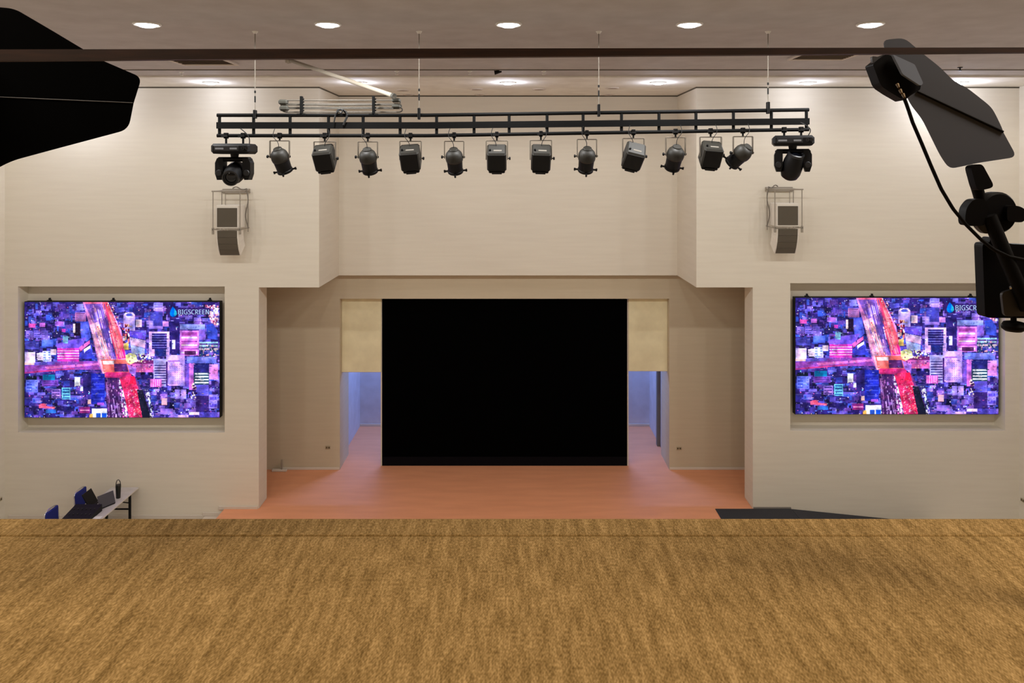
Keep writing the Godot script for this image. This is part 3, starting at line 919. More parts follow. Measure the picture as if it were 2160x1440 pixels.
func _ready() -> void:
	# ------------------------------------------------ camera, sky, exposure
	var cam := Camera3D.new()
	cam.name = "camera"
	cam.position = Vector3(0, EYE, 0)
	cam.near = 0.05
	cam.far = 100.0
	cam.projection = Camera3D.PROJECTION_FRUSTUM
	cam.size = 1440.0 / F * cam.near
	cam.frustum_offset = Vector2((1080.0 - PX) / F, -(720.0 - PY) / F) * cam.near
	add_child(cam)
	cam.current = true
	var env := Environment.new()
	env.background_mode = Environment.BG_COLOR
	env.background_color = Color.BLACK
	env.tonemap_mode = Environment.TONE_MAPPER_LINEAR
	env.tonemap_exposure = 1.1
	env.sdfgi_enabled = true
	env.ssao_enabled = true
	env.ssil_enabled = true
	var we := WorldEnvironment.new()
	we.name = "environment"
	we.environment = env
	add_child(we)
	var cool := c8(226, 233, 255)
	var warm := c8(255, 240, 220)
	var mild := c8(252, 251, 250)
	var e_front := 0.5
	var e_mid := 4.9
	# unseen panel lights over the balcony, added as warm fill
	var panel_energy := 6.8

	materials()

	# ------------------------------------------------ room shell
	room()
	# ------------------------------------------------ ceiling fittings
	for i in 4:
		var p := Vector3(-7.2 + 4.8 * i, CEIL_MAIN, -1.6)
		var t := thing("added_fill_panel", "unseen flat panel light added as warm fill over the balcony, " + ["nearest the table side wall", "second from the table side wall", "second from the ramp side wall", "nearest the ramp side wall"][i], "ceiling light", p, "added fill panels over the balcony")
		part(t, "frame", Mb.new().box(Vector3(-0.62, -0.05, -0.32), Vector3(0.62, 0.0, 0.32), 0.01), M.white_metal)
		part(t, "diffuser", Mb.new().box(Vector3(-0.59, -0.056, -0.29), Vector3(0.59, -0.049, 0.29), 0.002), M.glow_warm)
		var a := AreaLight3D.new()
		a.name = "beam"
		a.area_size = Vector2(1.18, 0.58)
		a.area_normalize_energy = true
		a.position = Vector3(0, -0.07, 0)
		a.rotation.x = -PI / 2
		a.light_color = warm
		a.light_energy = panel_energy
		a.shadow_enabled = true
		t.add_child(a)
	var near_wall := ["hidden behind the black barn door", "above the moving head by the cable bundle", "just above the sloping white conduit", "over the middle of the stage recess", "in front of the recess, nearest the bare truss end", "above the moving head at the bare truss end", "peeping out beside the grey lamp leaf"]
	var xs := [-9.0, -6.02, -3.05, -0.06, 2.95, 5.95, 9.0]
	var pys := [176.0, 175.0, 174.0, 175.0, 171.0, 167.0, 166.0]
	for i in 7:
		downlight(Vector3(xs[i], CEIL, -15.2), e_front * (2.6 if i == 0 or i == 6 else 1.0), cool, "lit downlight at the front wall, " + near_wall[i], "downlights along the front wall", true)
	var second := ["over the outer hanging wire by the barn door", "between two hanging wires on the conduit side", "over the middle of the truss", "between two hanging wires on the speaker lamp side", "near the clamp lamp's grey leaf"]
	for i in range(-2, 7):
		var lab: String = "lit downlight above the dark timber rail, " + second[i] if i >= 0 and i < 5 else "unseen downlight added to the truss row to brighten the side walls"
		downlight(Vector3(-4.46 + 2.215 * i, CEIL_MAIN, -9.29), e_mid, mild, lab, "downlights above the truss")  # row is inferred; outer ones are unseen, added to brighten the side walls
	vent("square ceiling vent near the black barn door with a thin white frame", 372, 482, 12.10, 12.75, 4)
	vent("square louvred ceiling vent beside the clamp lamp head", 1682, 1792, 11.55, 12.15, 6)
	var rings := [[850, 190, "nearest the conduit end"], [1005, 188, "second from the conduit end"], [1137, 188, "third from the conduit end"], [1291, 185.5, "farthest from the conduit"]]
	for r in rings:
		var d: float = F * (CEIL - EYE) / (PY - r[1])
		diffuser("round_diffuser", "round unlit fitting in the recess ceiling, " + r[2], Vector3((r[0] - PX) / F * d, CEIL, -d), 0.15, M.vent_slat)
	for r in [[862, 201, "behind the wire near the cable bundle"], [1012, 200.5, "second along the wall"], [1284, 199, "near the bare wire"]]:  # these rings stand in for round shadows by the recess wall
		var d: float = F * (CEIL - EYE) / (PY - r[1])
		diffuser("shadow_ring", "small ring put for a round shadow close to the recess wall, " + r[2], Vector3((r[0] - PX) / F * minf(d, 17.6), CEIL, -minf(d, 17.6)), 0.13, M.vent_slat)
	diffuser("flush_fitting", "white flush round fitting in the main ceiling above the truss middle", Vector3((1072 - PX) / F * 11.9, CEIL_MAIN, -11.9), 0.11, M.white_metal)
	for r in [[837, 150, "first white sprinkler from the conduit on the dark ceiling line"], [991, 150, "second white sprinkler from the conduit on the dark ceiling line"], [1147, 150, "third white sprinkler from the conduit on the dark ceiling line"], [383 , 152, "white sprinkler beside the framed vent near the barn door"]]:
		var d: float = F * (CEIL_MAIN - EYE) / (PY - r[1])
		sprinkler(r[2], Vector3((r[0] - PX) / F * d, CEIL_MAIN, -d), M.white_metal)
	sprinkler("dark sprinkler just above the end of the grey lamp leaf", Vector3((2025 - PX) / F * 13.2, CEIL_MAIN, -13.2), M.lamp_black)
	var dev := thing("ceiling_camera", "small black pointed device hanging on the ceiling line above the truss", "camera", Vector3((1050 - PX) / F * 13.55, CEIL_MAIN, -13.55))
	part(dev, "mount", Mb.new().cyl(Vector3(0, 0.0, 0), Vector3(0, -0.03, 0), 0.03, -1, 12), M.lamp_black)
	part(dev, "body", Mb.new().cyl(Vector3(0.07, -0.03, 0), Vector3(-0.06, -0.05, 0.0), 0.012, 0.04, 12), M.lamp_black)

	# ------------------------------------------------ LED screens
	led_screen("bright LED screen of a night city in the niche above the folding table", 52, 637, 463, 880, 16.10, [100, 235, 440])
	led_screen("bright LED screen of a night city partly hidden by the black lamp clamp", 1678, 628, 2106, 873, 16.10, [1706, 1844, 2053])
	main_screen()
	# ------------------------------------------------ truss and lamps
	truss()
	truss_lamps()
	cable_bundle()
	# ------------------------------------------------ speakers
	speaker_cluster("pale speaker cluster hanging on the wall above the screen over the folding table", at(479, 482, 15.45), 1.0)
	speaker_cluster("pale speaker cluster hanging on the wall above the screen next to the lamp clamp", at(1662, 478, 15.45), -1.0)
	# ------------------------------------------------ floor things
	table_corner()
	stage_bits()
	# ------------------------------------------------ close to the camera
	clamp_lamp()
	barn_door_lamp()
	header_rail()


func materials() -> void:
	var streaks := noise_tex(0.02, c8(249, 248, 247), c8(255, 255, 255), 512, 5, 4)
	var blotch := noise_tex(0.012, c8(236, 234, 232), c8(255, 255, 255), 512, 9, 4)
	M.wall = textured(c8(230, 221, 203), streaks, Vector3(0.06, 0.9, 0.06), 0.9)
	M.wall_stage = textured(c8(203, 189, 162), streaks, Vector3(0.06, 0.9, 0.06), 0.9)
	M.wall_infill = textured(c8(244, 234, 194), blotch, Vector3(0.3, 0.3, 0.3), 0.85)
	M.wall_wing = textured(c8(214, 214, 222), blotch, Vector3(0.3, 0.3, 0.3), 0.85)
	M.ceiling_pale = textured(c8(246, 241, 231), blotch, Vector3(0.25, 0.25, 0.25), 0.9)
	M.ceiling_mauve = textured(c8(192, 185, 181), blotch, Vector3(0.25, 0.25, 0.25), 0.9)
	M.gap = mat(c8(96, 88, 72), 0.9)
	M.skirting = mat(c8(214, 203, 188), 0.6)
	M.skirting_dark = mat(c8(124, 117, 108), 0.7)
	M.stage = textured(c8(240, 164, 120), noise_tex(0.01, c8(242, 240, 238), c8(255, 255, 255), 512, 21, 5), Vector3(0.12, 0.12, 0.7), 0.55)
	M.hall_floor = textured(c8(216, 208, 194), blotch, Vector3(0.5, 0.5, 0.5), 0.7)  # unseen floor, made pale so it bounces light upwards
	M.ramp = textured(c8(52, 52, 56), noise_tex(0.2, c8(200, 200, 200), c8(255, 255, 255), 256, 31, 2), Vector3(1, 1, 1), 0.9)
	M.white_metal = mat(c8(232, 228, 220), 0.45)
	M.black_metal = mat(c8(7, 6, 6), 0.6, 0.0, 0.35)
	M.truss_black = mat(c8(4, 4, 4), 0.7, 0.0, 0.3)
	M.strap = mat(c8(120, 112, 100), 0.45, 0.6)
	M.cable = mat(c8(24, 23, 22), 0.7)
	M.cable_grey = mat(c8(120, 112, 100), 0.7)
	M.lamp_back = textured(c8(42, 39, 31), noise_tex(0.05, c8(200, 200, 200), c8(255, 255, 255), 256, 41, 3), Vector3(3, 3, 3), 0.55)
	M.lamp_black = mat(c8(8, 7, 8), 0.5, 0.0, 0.35)
	M.lamp_panel = mat(c8(28, 28, 30), 0.4)
	M.pale_label = mat(c8(128, 122, 112), 0.8)
	M.dim_label = mat(c8(120, 120, 122), 0.7)
	M.lens_glass = mat(c8(16, 18, 26), 0.08)
	M.screen_black = mat(c8(8, 8, 9), 0.7)
	M.led_dark = mat(c8(2, 2, 2), 0.95, 0.0, 0.1)
	M.led_base = mat(c8(9, 7, 12), 0.8, 0.0, 0.2)
	M.speaker_white = mat(c8(226, 218, 204), 0.6)
	M.grille = textured(c8(100, 90, 74), noise_tex(0.4, c8(190, 190, 190), c8(255, 255, 255), 256, 51, 1), Vector3(6, 6, 6), 0.8)
	M.frame_grey = mat(c8(150, 140, 124), 0.6)
	M.vent_dark = mat(c8(112, 98, 86), 0.9)
	M.vent_frame = mat(c8(212, 200, 186), 0.7)
	M.vent_slat = mat(c8(140, 124, 110), 0.8)
	M.outlet = mat(c8(176, 160, 130), 0.6)
	M.outlet_dark = mat(c8(84, 72, 50), 0.7)
	M.table_top = textured(c8(206, 200, 196), blotch, Vector3(0.8, 0.8, 0.8), 0.5)
	M.paper = mat(c8(236, 232, 228), 0.8)
	M.blue_cloth = mat(c8(22, 34, 120), 0.85)
	M.chrome = mat(c8(206, 206, 212), 0.25, 0.9)
	M.flask = mat(c8(20, 24, 20), 0.4)
	M.laptop = textured(c8(86, 84, 92), noise_tex(0.12, c8(170, 170, 170), c8(255, 255, 255), 256, 61, 2), Vector3(4, 4, 4), 0.5)
	M.timber = textured(c8(62, 34, 20), noise_tex(0.02, c8(170, 170, 170), c8(255, 255, 255), 512, 71, 5), Vector3(0.6, 6, 6), 0.6)
	M.leaf_grey = mat(c8(67, 69, 77), 0.65, 0.0, 0.4)
	M.leaf_black = mat(c8(3, 3, 3), 0.9, 0.0, 0.1)
	M.lamp_lid = mat(c8(112, 121, 138), 0.55)
	M.brass = mat(c8(84, 66, 40), 0.5, 0.6)
	M.knob = mat(c8(6, 5, 6), 0.55, 0.0, 0.22)
	M.lamp_grey = mat(c8(44, 42, 44), 0.55)
	M.conduit = mat(c8(160, 151, 136), 0.7)
	M.clear_tube = mat(c8(100, 95, 86), 0.6)
	M.tube_end = mat(c8(72, 71, 64), 0.5)
	var g := StandardMaterial3D.new()
	g.albedo_color = Color.WHITE
	g.emission_enabled = true
	g.emission = c8(246, 250, 255)
	g.emission_energy_multiplier = 9.0
	M.glow = g
	var gw := StandardMaterial3D.new()
	gw.albedo_color = Color.WHITE
	gw.emission_enabled = true
	gw.emission = c8(255, 232, 196)
	gw.emission_energy_multiplier = 1.6
	M.glow_warm = gw
	var bl := StandardMaterial3D.new()
	bl.albedo_color = c8(120, 140, 220)
	bl.emission_enabled = true
	bl.emission = c8(150, 170, 255)
	bl.emission_energy_multiplier = 2.0
	M.glow_blue = bl
	var ct := StandardMaterial3D.new()
	ct.albedo_color = Color.BLACK
	ct.roughness = 0.9
	ct.metallic_specular = 0.1
	ct.emission_enabled = true
	ct.emission = Color.BLACK
	ct.emission_texture = ImageTexture.create_from_image(city_image())
	ct.emission_energy_multiplier = 1.05
	M.city = ct
	var tx := StandardMaterial3D.new()
	tx.albedo_color = Color.BLACK
	tx.emission_enabled = true
	tx.emission = c8(176, 206, 250)
	tx.emission_energy_multiplier = 1.0
	M.screen_text = tx
	var cp := StandardMaterial3D.new()
	var im := carpet_images()
	var tex := ImageTexture.create_from_image(im[0])
	cp.albedo_texture = tex
	cp.roughness = 0.95
	cp.metallic_specular = 0.2
	cp.heightmap_enabled = true
	cp.heightmap_texture = tex
	cp.heightmap_scale = 0.4
	M.carpet = cp


func room() -> void:
	var XL := -10.68
	var XR := 10.72
	struct("floor", Mb.new().box(Vector3(XL - 0.4, -0.3, -22.0), Vector3(XR + 0.4, 0.0, 6.0)), M.hall_floor, "unseen hall floor below the balcony, made pale to bounce light")
	struct("wall_left", Mb.new().box(Vector3(XL - 0.3, 0, -16.3), Vector3(XL, CEIL + 0.4, 6.0)), M.wall, "cream side wall on the folding table side")
	struct("wall_right", Mb.new().box(Vector3(XR, 0, -16.3), Vector3(XR + 0.3, CEIL + 0.4, 6.0)), M.wall, "cream side wall on the ramp side")
	struct("wall_back", Mb.new().box(Vector3(XL - 0.3, 0, 6.0), Vector3(XR + 0.3, CEIL + 0.4, 6.3)), M.wall, "cream wall behind the balcony")
	# front wall with a niche, seen beside the stage opening
	var lx0 := -10.40
	var lx1 := -6.04
	var ly0 := EYE - 5.52
	var ly1 := EYE - 2.44
	var w := Mb.new()
	w.box(Vector3(XL, 0, -D - 0.52), Vector3(lx0, CEIL, -D))
	w.box(Vector3(lx0, 0, -D - 0.52), Vector3(lx1, ly0, -D), 0.0)
	w.box(Vector3(lx0, ly1, -D - 0.52), Vector3(lx1, CEIL, -D), 0.0)
	w.box(Vector3(lx1, 0, -D - 0.52), Vector3(-5.32, CEIL, -D))
	w.box(Vector3(lx0 - 0.1, ly0 - 0.1, -D - 0.53), Vector3(lx1 + 0.1, ly1 + 0.1, -D - 0.34), 0.0)
	struct("wall_front_left", w, M.wall, "cream front wall with a sunk niche above the folding table")
	var rx0 := 5.89
	var rx1 := 10.42
	var ry0 := EYE - 5.48
	var ry1 := EYE - 2.37
	w = Mb.new()
	w.box(Vector3(5.10, 0, -D - 0.56), Vector3(rx0, CEIL, -D))
	w.box(Vector3(rx0, 0, -D - 0.56), Vector3(rx1, ry0, -D), 0.0)
	w.box(Vector3(rx0, ry1, -D - 0.56), Vector3(rx1, CEIL, -D), 0.0)
	w.box(Vector3(rx1, 0, -D - 0.56), Vector3(XR, CEIL, -D))
	w.box(Vector3(rx0 - 0.1, ry0 - 0.1, -D - 0.57), Vector3(rx1 + 0.1, ry1 + 0.1, -D - 0.36), 0.0)
	struct("wall_front_right", w, M.wall, "cream front wall with a sunk niche above the dark ramp")
	# wall blocks over the stage opening and the recess wall between them
	struct("wall_block_left", Mb.new().box(Vector3(-5.32, SOFFIT, -18.09), Vector3(-4.05, CEIL, -D)).box(Vector3(-7.4, SOFFIT, -18.09), Vector3(-5.32, CEIL, -D - 0.52)), M.wall, "cream wall block over the stage on the cable bundle side")
	struct("wall_block_right", Mb.new().box(Vector3(3.91, SOFFIT, -18.09), Vector3(5.10, CEIL, -D)).box(Vector3(5.10, SOFFIT, -18.09), Vector3(7.4, CEIL, -D - 0.56)), M.wall, "cream wall block over the stage on the bare truss end side")
	struct("wall_recess", Mb.new().box(Vector3(-4.05, SOFFIT, -18.09), Vector3(3.91, CEIL, -17.84)), M.wall, "broad cream recess wall above the black screen")
	# back wall of the stage with its wide opening
	var ox0 := -4.08
	var ox1 := 3.77
	var oy := EYE - 3.05
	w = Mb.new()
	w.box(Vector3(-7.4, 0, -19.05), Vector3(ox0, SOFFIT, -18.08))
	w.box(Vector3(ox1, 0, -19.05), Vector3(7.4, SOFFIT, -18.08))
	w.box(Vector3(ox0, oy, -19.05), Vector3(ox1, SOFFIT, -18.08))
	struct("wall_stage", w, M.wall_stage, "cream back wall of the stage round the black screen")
	struct("wall_alcove_left", Mb.new().box(Vector3(-7.7, 0, -18.3), Vector3(-7.38, SOFFIT + 0.3, -D - 0.53)), M.wall, "hidden alcove end wall on the table side")
	struct("wall_alcove_right", Mb.new().box(Vector3(7.38, 0, -18.3), Vector3(7.7, SOFFIT + 0.3, -D - 0.57)), M.wall, "hidden alcove end wall on the ramp side")
	# infill panels over the two wing doorways
	var dd := 18.26
	struct("wall_infill_left", Mb.new().box(Vector3(ox0, EYE - (785 - PY) / F * dd, -dd - 0.10), Vector3((804 - PX) / F * dd, oy, -dd), 0.01), M.wall_infill, "pale yellow panel over the wing doorway on the table side")
	struct("wall_infill_right", Mb.new().box(Vector3((1326 - PX) / F * dd, EYE - (783 - PY) / F * dd, -dd - 0.10), Vector3(ox1, oy, -dd), 0.01), M.wall_infill, "pale yellow panel over the wing doorway on the ramp side")
	# room behind the stage
	struct("wall_wing_left", Mb.new().box(Vector3(-4.55, 0, -21.4), Vector3(-4.21, 5.2, -19.04)), M.wall_wing, "bluish side wall of the wing on the table side")
	struct("wall_wing_right", Mb.new().box(Vector3(3.86, 0, -21.4), Vector3(4.2, 5.2, -19.04)), M.wall_wing, "bluish side wall of the wing on the ramp side")
	struct("wall_wing_back", Mb.new().box(Vector3(-4.6, 0, -21.5), Vector3(4.3, 5.2, -21.15)), M.wall_wing, "bluish wall at the back of the wings")
	struct("ceiling_wing", Mb.new().box(Vector3(-4.6, 4.9, -21.5), Vector3(4.3, 5.2, -19.0)), M.wall_wing, "hidden ceiling of the wings")
	struct("trim_1", Mb.new().box(Vector3(3.775, STAGE, -19.75), Vector3(3.87, 4.9, -19.60), 0.006), M.skirting_dark, "dark upright strip standing in for a shadowed opening in the ramp side wing")  # dark colour stands in for the shade of an opening
	# stage floor, steps, ramp
	var s := Mb.new()
	s.box(Vector3(-6.04, 0, -D), Vector3(5.9, STAGE, -13.2))
	s.box(Vector3(-5.315, 0, -16.53), Vector3(5.095, STAGE, -D), 0.0)
	s.box(Vector3(-7.38, 0, -21.15), Vector3(7.38, STAGE, -16.53), 0.0)
	struct("floor_stage", s, M.stage, "orange brown stage floor")
	struct("trim_2", Mb.new().box(Vector3(-6.46, 0, -D), Vector3(-6.04, 0.15, -13.4), 0.01), M.skirting, "pale step down from the stage beside the wall")
	struct("trim_3", Mb.new().box(Vector3(-6.16, STAGE - 0.02, -D), Vector3(-5.34, STAGE + 0.055, -D + 0.03), 0.006), M.skirting, "grey skirting under the wall by the steps")
	struct("trim_4", Mb.new().box(Vector3(-6.50, 0.15, -D), Vector3(-6.05, 0.225, -D + 0.03), 0.006), M.skirting, "grey skirting above the lower step")
	struct("trim_5", Mb.new().box(Vector3(5.11, STAGE - 0.02, -D), Vector3(5.90, STAGE + 0.035, -D + 0.03), 0.006), M.skirting_dark, "dark skirting under the wall by the ramp")
	struct("baseboard_left", Mb.new().box(Vector3(-10.6, 0, -D), Vector3(-6.46, 0.17, -D + 0.025), 0.008), M.skirting, "pale baseboard behind the folding table")
	struct("baseboard_stage", Mb.new().box(Vector3(-5.5, STAGE, -18.08), Vector3(-4.09, STAGE + 0.06, -18.06), 0.006).box(Vector3(3.78, STAGE, -18.08), Vector3(7.0, STAGE + 0.06, -18.06), 0.006), M.skirting, "pale baseboard along the back wall of the stage")
	struct("baseboard_wing", Mb.new().box(Vector3(-4.21, STAGE, -21.15), Vector3(3.86, STAGE + 0.07, -21.13), 0.006), M.skirting, "pale baseboard in the wings")
	# ceilings
	struct("ceiling", Mb.new().box(Vector3(XL - 0.3, CEIL_MAIN, -14.38), Vector3(XR + 0.3, CEIL_MAIN + 0.4, 6.3)), M.ceiling_mauve, "greyish mauve main ceiling of the hall")
	struct("ceiling_stage", Mb.new().box(Vector3(XL - 0.3, CEIL, -18.3), Vector3(XR + 0.3, CEIL + 0.43, -14.38), 0.004), M.ceiling_pale, "cream ceiling strip along the front wall")
	struct("trim_6", Mb.new().box(Vector3(XL, CEIL_MAIN - 0.012, -13.53), Vector3(XR, CEIL_MAIN + 0.002, -13.49)), M.gap, "thin dark line across the main ceiling")
	var g := 0.030  # dark strips painted for the shade between wall and ceiling
	struct("trim_7", Mb.new().box(Vector3(XL, CEIL - g, -D), Vector3(-4.05, CEIL, -D + 0.006)).box(Vector3(-4.056, CEIL - g, -17.84), Vector3(-4.05 + 0.006, CEIL, -D + 0.006)), M.gap, "painted shadow gap strip at the top of the wall on the table side")
	struct("trim_8", Mb.new().box(Vector3(3.91, CEIL - g, -D), Vector3(XR, CEIL, -D + 0.006)).box(Vector3(3.904, CEIL - g, -17.84), Vector3(3.916, CEIL, -D + 0.006)), M.gap, "painted shadow gap strip at the top of the wall on the ramp side")
	struct("trim_9", Mb.new().box(Vector3(-4.05, CEIL - g, -17.842), Vector3(3.91, CEIL, -17.834)), M.gap, "painted shadow gap strip at the top of the recess wall")
	# balcony with carpet
	var bz := -2.845
	var bs := struct("floor_balcony", Mb.new().box(Vector3(XL, BALC - 0.5, bz + 0.01), Vector3(XR, BALC - 0.012, 6.0)), M.wall, "tan carpeted balcony floor in front of the camera")
	for strip in [[bz + 0.142, 5.9, "carpet"], [bz, bz + 0.1405, "nosing"]]:
		var q := Mb.new()
		var z0: float = strip[0]
		var z1: float = strip[1]
		var y0 := BALC - 0.014
		var r := 0.012
		var prof := [Vector2(z0, y0 - (0.2 if strip[2] == "nosing" else 0.0)), Vector2(z0, BALC - r), Vector2(z0 + r * 0.3, BALC - r * 0.3), Vector2(z0 + r, BALC), Vector2(z1 - 0.006, BALC), Vector2(z1 - 0.002, BALC - 0.002), Vector2(z1, BALC - 0.006), Vector2(z1, y0)]
		if strip[2] == "carpet":
			prof[1] = Vector2(z0, BALC - 0.006)
			prof[2] = Vector2(z0 + 0.002, BALC - 0.002)
			prof[3] = Vector2(z0 + 0.006, BALC)
		for k in prof.size() - 1:
			var a: Vector2 = prof[k]
			var b: Vector2 = prof[k + 1]
			q.st.set_smooth_group(-1)
			var p := [Vector3(XL, a.y, a.x), Vector3(XL, b.y, b.x), Vector3(XR, b.y, b.x), Vector3(XR, a.y, a.x)]
			for i in [0, 2, 1, 0, 3, 2]:
				var pt: Vector3 = p[i]
				q.v(pt, Vector2(pt.x / 4.0 + 0.5, (pt.z - bz - (pt.y - BALC)) / 2.0))
		part(bs, strip[2], q, M.carpet, "tan ribbed carpet" if strip[2] == "carpet" else "tan carpeted edge strip")
	struct("wall_under_balcony", Mb.new().box(Vector3(XL, 0, -2.6), Vector3(XR, BALC - 0.5, -2.3)), M.wall, "wall below the balcony")


func main_screen() -> void:
	var d := 18.31
	var x0 := (806 - PX) / F * d
	var x1 := (1323 - PX) / F * d
	var y1 := EYE - (631 - PY) / F * d
	var t := thing("stage_screen", "huge switched-off black LED wall standing on the orange stage", "screen", Vector3((x0 + x1) / 2, STAGE, -d))
	var w := (x1 - x0) / 2
	var h := y1 - STAGE
	part(t, "display", Mb.new().box(Vector3(-w, 0.22, -0.12), Vector3(w, h, 0.0), 0.004), M.led_dark)
	part(t, "base_panel", Mb.new().box(Vector3(-w, 0.0, -0.12), Vector3(w, 0.217, -0.002), 0.004), M.led_base)
	for s in [-1.0, 1.0]:
		part(t, "edge_profile", Mb.new().box(Vector3(s * (w + 0.018) - 0.016, 0.0, -0.16), Vector3(s * (w + 0.018) + 0.016, h, 0.004), 0.003), M.skirting, "white edge profile")
	part(t, "rear_frame", Mb.new().box(Vector3(-w + 0.1, 0.0, -0.45), Vector3(w - 0.1, h - 0.3, -0.13), 0.02), M.black_metal)
	# blue work light high in the wings
	var b := thing("batten_light", "blue glowing batten behind the black LED wall", "light", Vector3(-0.16, 4.6, -20.3))
	part(b, "case", Mb.new().box(Vector3(-3.4, 0.03, -0.06), Vector3(3.4, 0.295, 0.06), 0.01), M.white_metal)
	part(b, "diffuser", Mb.new().box(Vector3(-3.38, 0.0, -0.05), Vector3(3.38, 0.035, 0.05), 0.01), M.glow_blue)
	for k in 2:
		var a := AreaLight3D.new()
		a.name = "beam"
		a.area_size = Vector2(1.2, 0.1)
		a.area_normalize_energy = true
		a.position = Vector3(-2.8 + 5.6 * k, -0.02, 0)
		a.rotation.x = -PI / 2
		a.light_color = c8(140, 172, 255)
		a.light_energy = 11.0
		a.shadow_enabled = true
		b.add_child(a, true)


func truss_y(px: float, which: int) -> float:
	# pixel height of the truss members: 0 top chord, 1 dimmer bar, 2 bottom chord
	var left := [243.0, 264.5, 286.0]
	var right := [231.5, 256.0, 273.0]
	if px < 900:
		return left[which]
	return lerpf(left[which], right[which], (px - 900.0) / 806.0)

func truss() -> void:
	var d := 9.8
	var org := at(1082, 265, d)
	var t := thing("lighting_truss", "long black flat ladder truss hanging on four wires with the stage lamps below it", "truss", org)
	var call_ := ["top_chord", "dimmer_bar", "bottom_chord"]
	for w in 3:
		var path := []
		for px in [458.0, 700.0, 900.0, 1300.0, 1706.0]:
			path.append(at(px, truss_y(px, w), d) - org)
		if w == 1:
			var b := Mb.new()
			for i in path.size() - 1:
				var a: Vector3 = path[i]
				var c: Vector3 = path[i + 1]
				b.slab([a + Vector3(0, -0.041, -0.03), c + Vector3(0, -0.041, -0.03), c + Vector3(0, 0.041, -0.03), a + Vector3(0, 0.041, -0.03)], Vector3(0, 0, 0.06))
			part(t, call_[w], b, M.truss_black)
		else:
			part(t, call_[w], Mb.new().tube(path, 0.024, 10), M.truss_black)
	for px in [463, 535, 612, 693, 766, 844, 921, 1000, 1074, 1154, 1230, 1311, 1390, 1468, 1547, 1627, 1701]:
		var a := at(px, truss_y(px, 0), d) - org
		var b := at(px, truss_y(px, 2), d) - org
		part(t, "rung", Mb.new().cyl(a, b, 0.02, -1, 10), M.truss_black)
	for r in [[538, 232, 250], [884, 228, 252], [1263, 220, 246], [1620, 215, 240]]:
		var top := at(r[0], 60, d)
		top.y = CEIL_MAIN
		var p0 := at(r[0], r[1], d) - org
		var p1 := at(r[0], r[2], d) - org
		var w := part(t, "hanging_wire", Mb.new().cyl(top - org, p0, 0.006, -1, 6), M.cable_grey, "thin pale hanging wire")
		part(w, "turnbuckle", Mb.new().cyl(p0 + Vector3(0, 0.10, 0), p0 + Vector3(0, 0.18, 0), 0.010, -1, 8).cyl(p0 + Vector3(0, 0.22, 0), p0 + Vector3(0, 0.25, 0), 0.012, -1, 8), M.black_metal)
		part(t, "hanger_clamp", Mb.new().box(Vector3(p1.x - 0.017, p1.y, -0.035), Vector3(p0.x + 0.017, p0.y, 0.035), 0.006), M.black_metal)
		part(t, "ceiling_anchor", Mb.new().cyl(top - org, top - org + Vector3(0, -0.03, 0), 0.04, 0.02, 12), M.white_metal)
	for px in [636, 788]:
		var a := at(px, 203, d) - org
		var b := at(px, 243, d) - org
		var post := part(t, "mounting_post", Mb.new().box(Vector3(a.x - 0.016, b.y, -0.03), Vector3(a.x + 0.016, a.y, 0.03), 0.005), M.truss_black)
		for k in 5:
			part(post, "bolt", Mb.new().cyl(Vector3(a.x + 0.014, lerpf(b.y, a.y, 0.25 + 0.15 * k), 0.0), Vector3(a.x + 0.034, lerpf(b.y, a.y, 0.25 + 0.15 * k), 0.0), 0.009, -1, 8), M.black_metal)
		part(t, "post_foot", Mb.new().box(Vector3(a.x - 0.06, b.y - 0.012, -0.03), Vector3(a.x + 0.06, b.y + 0.024, 0.03), 0.006), M.truss_black)
	var loop := []
	for q in [[712, 240], [714, 233], [720, 231], [727, 234], [733, 240], [733, 248], [729, 256], [726, 264]]:
		loop.append(at(q[0], q[1], d) - org + Vector3(0, 0, 0.04))
	part(t, "cable_loop", Mb.new().tube(loop, 0.014, 8), M.cable)
	var spare := []
	for q in [[707, 258], [710, 242], [716, 235], [722, 240], [726, 232], [732, 236], [735, 244]]:
		spare.append(at(q[0], q[1], d) - org + Vector3(0, 0, 0.06))
	part(t, "cable_loop", Mb.new().tube(spare, 0.010, 8), M.cable)


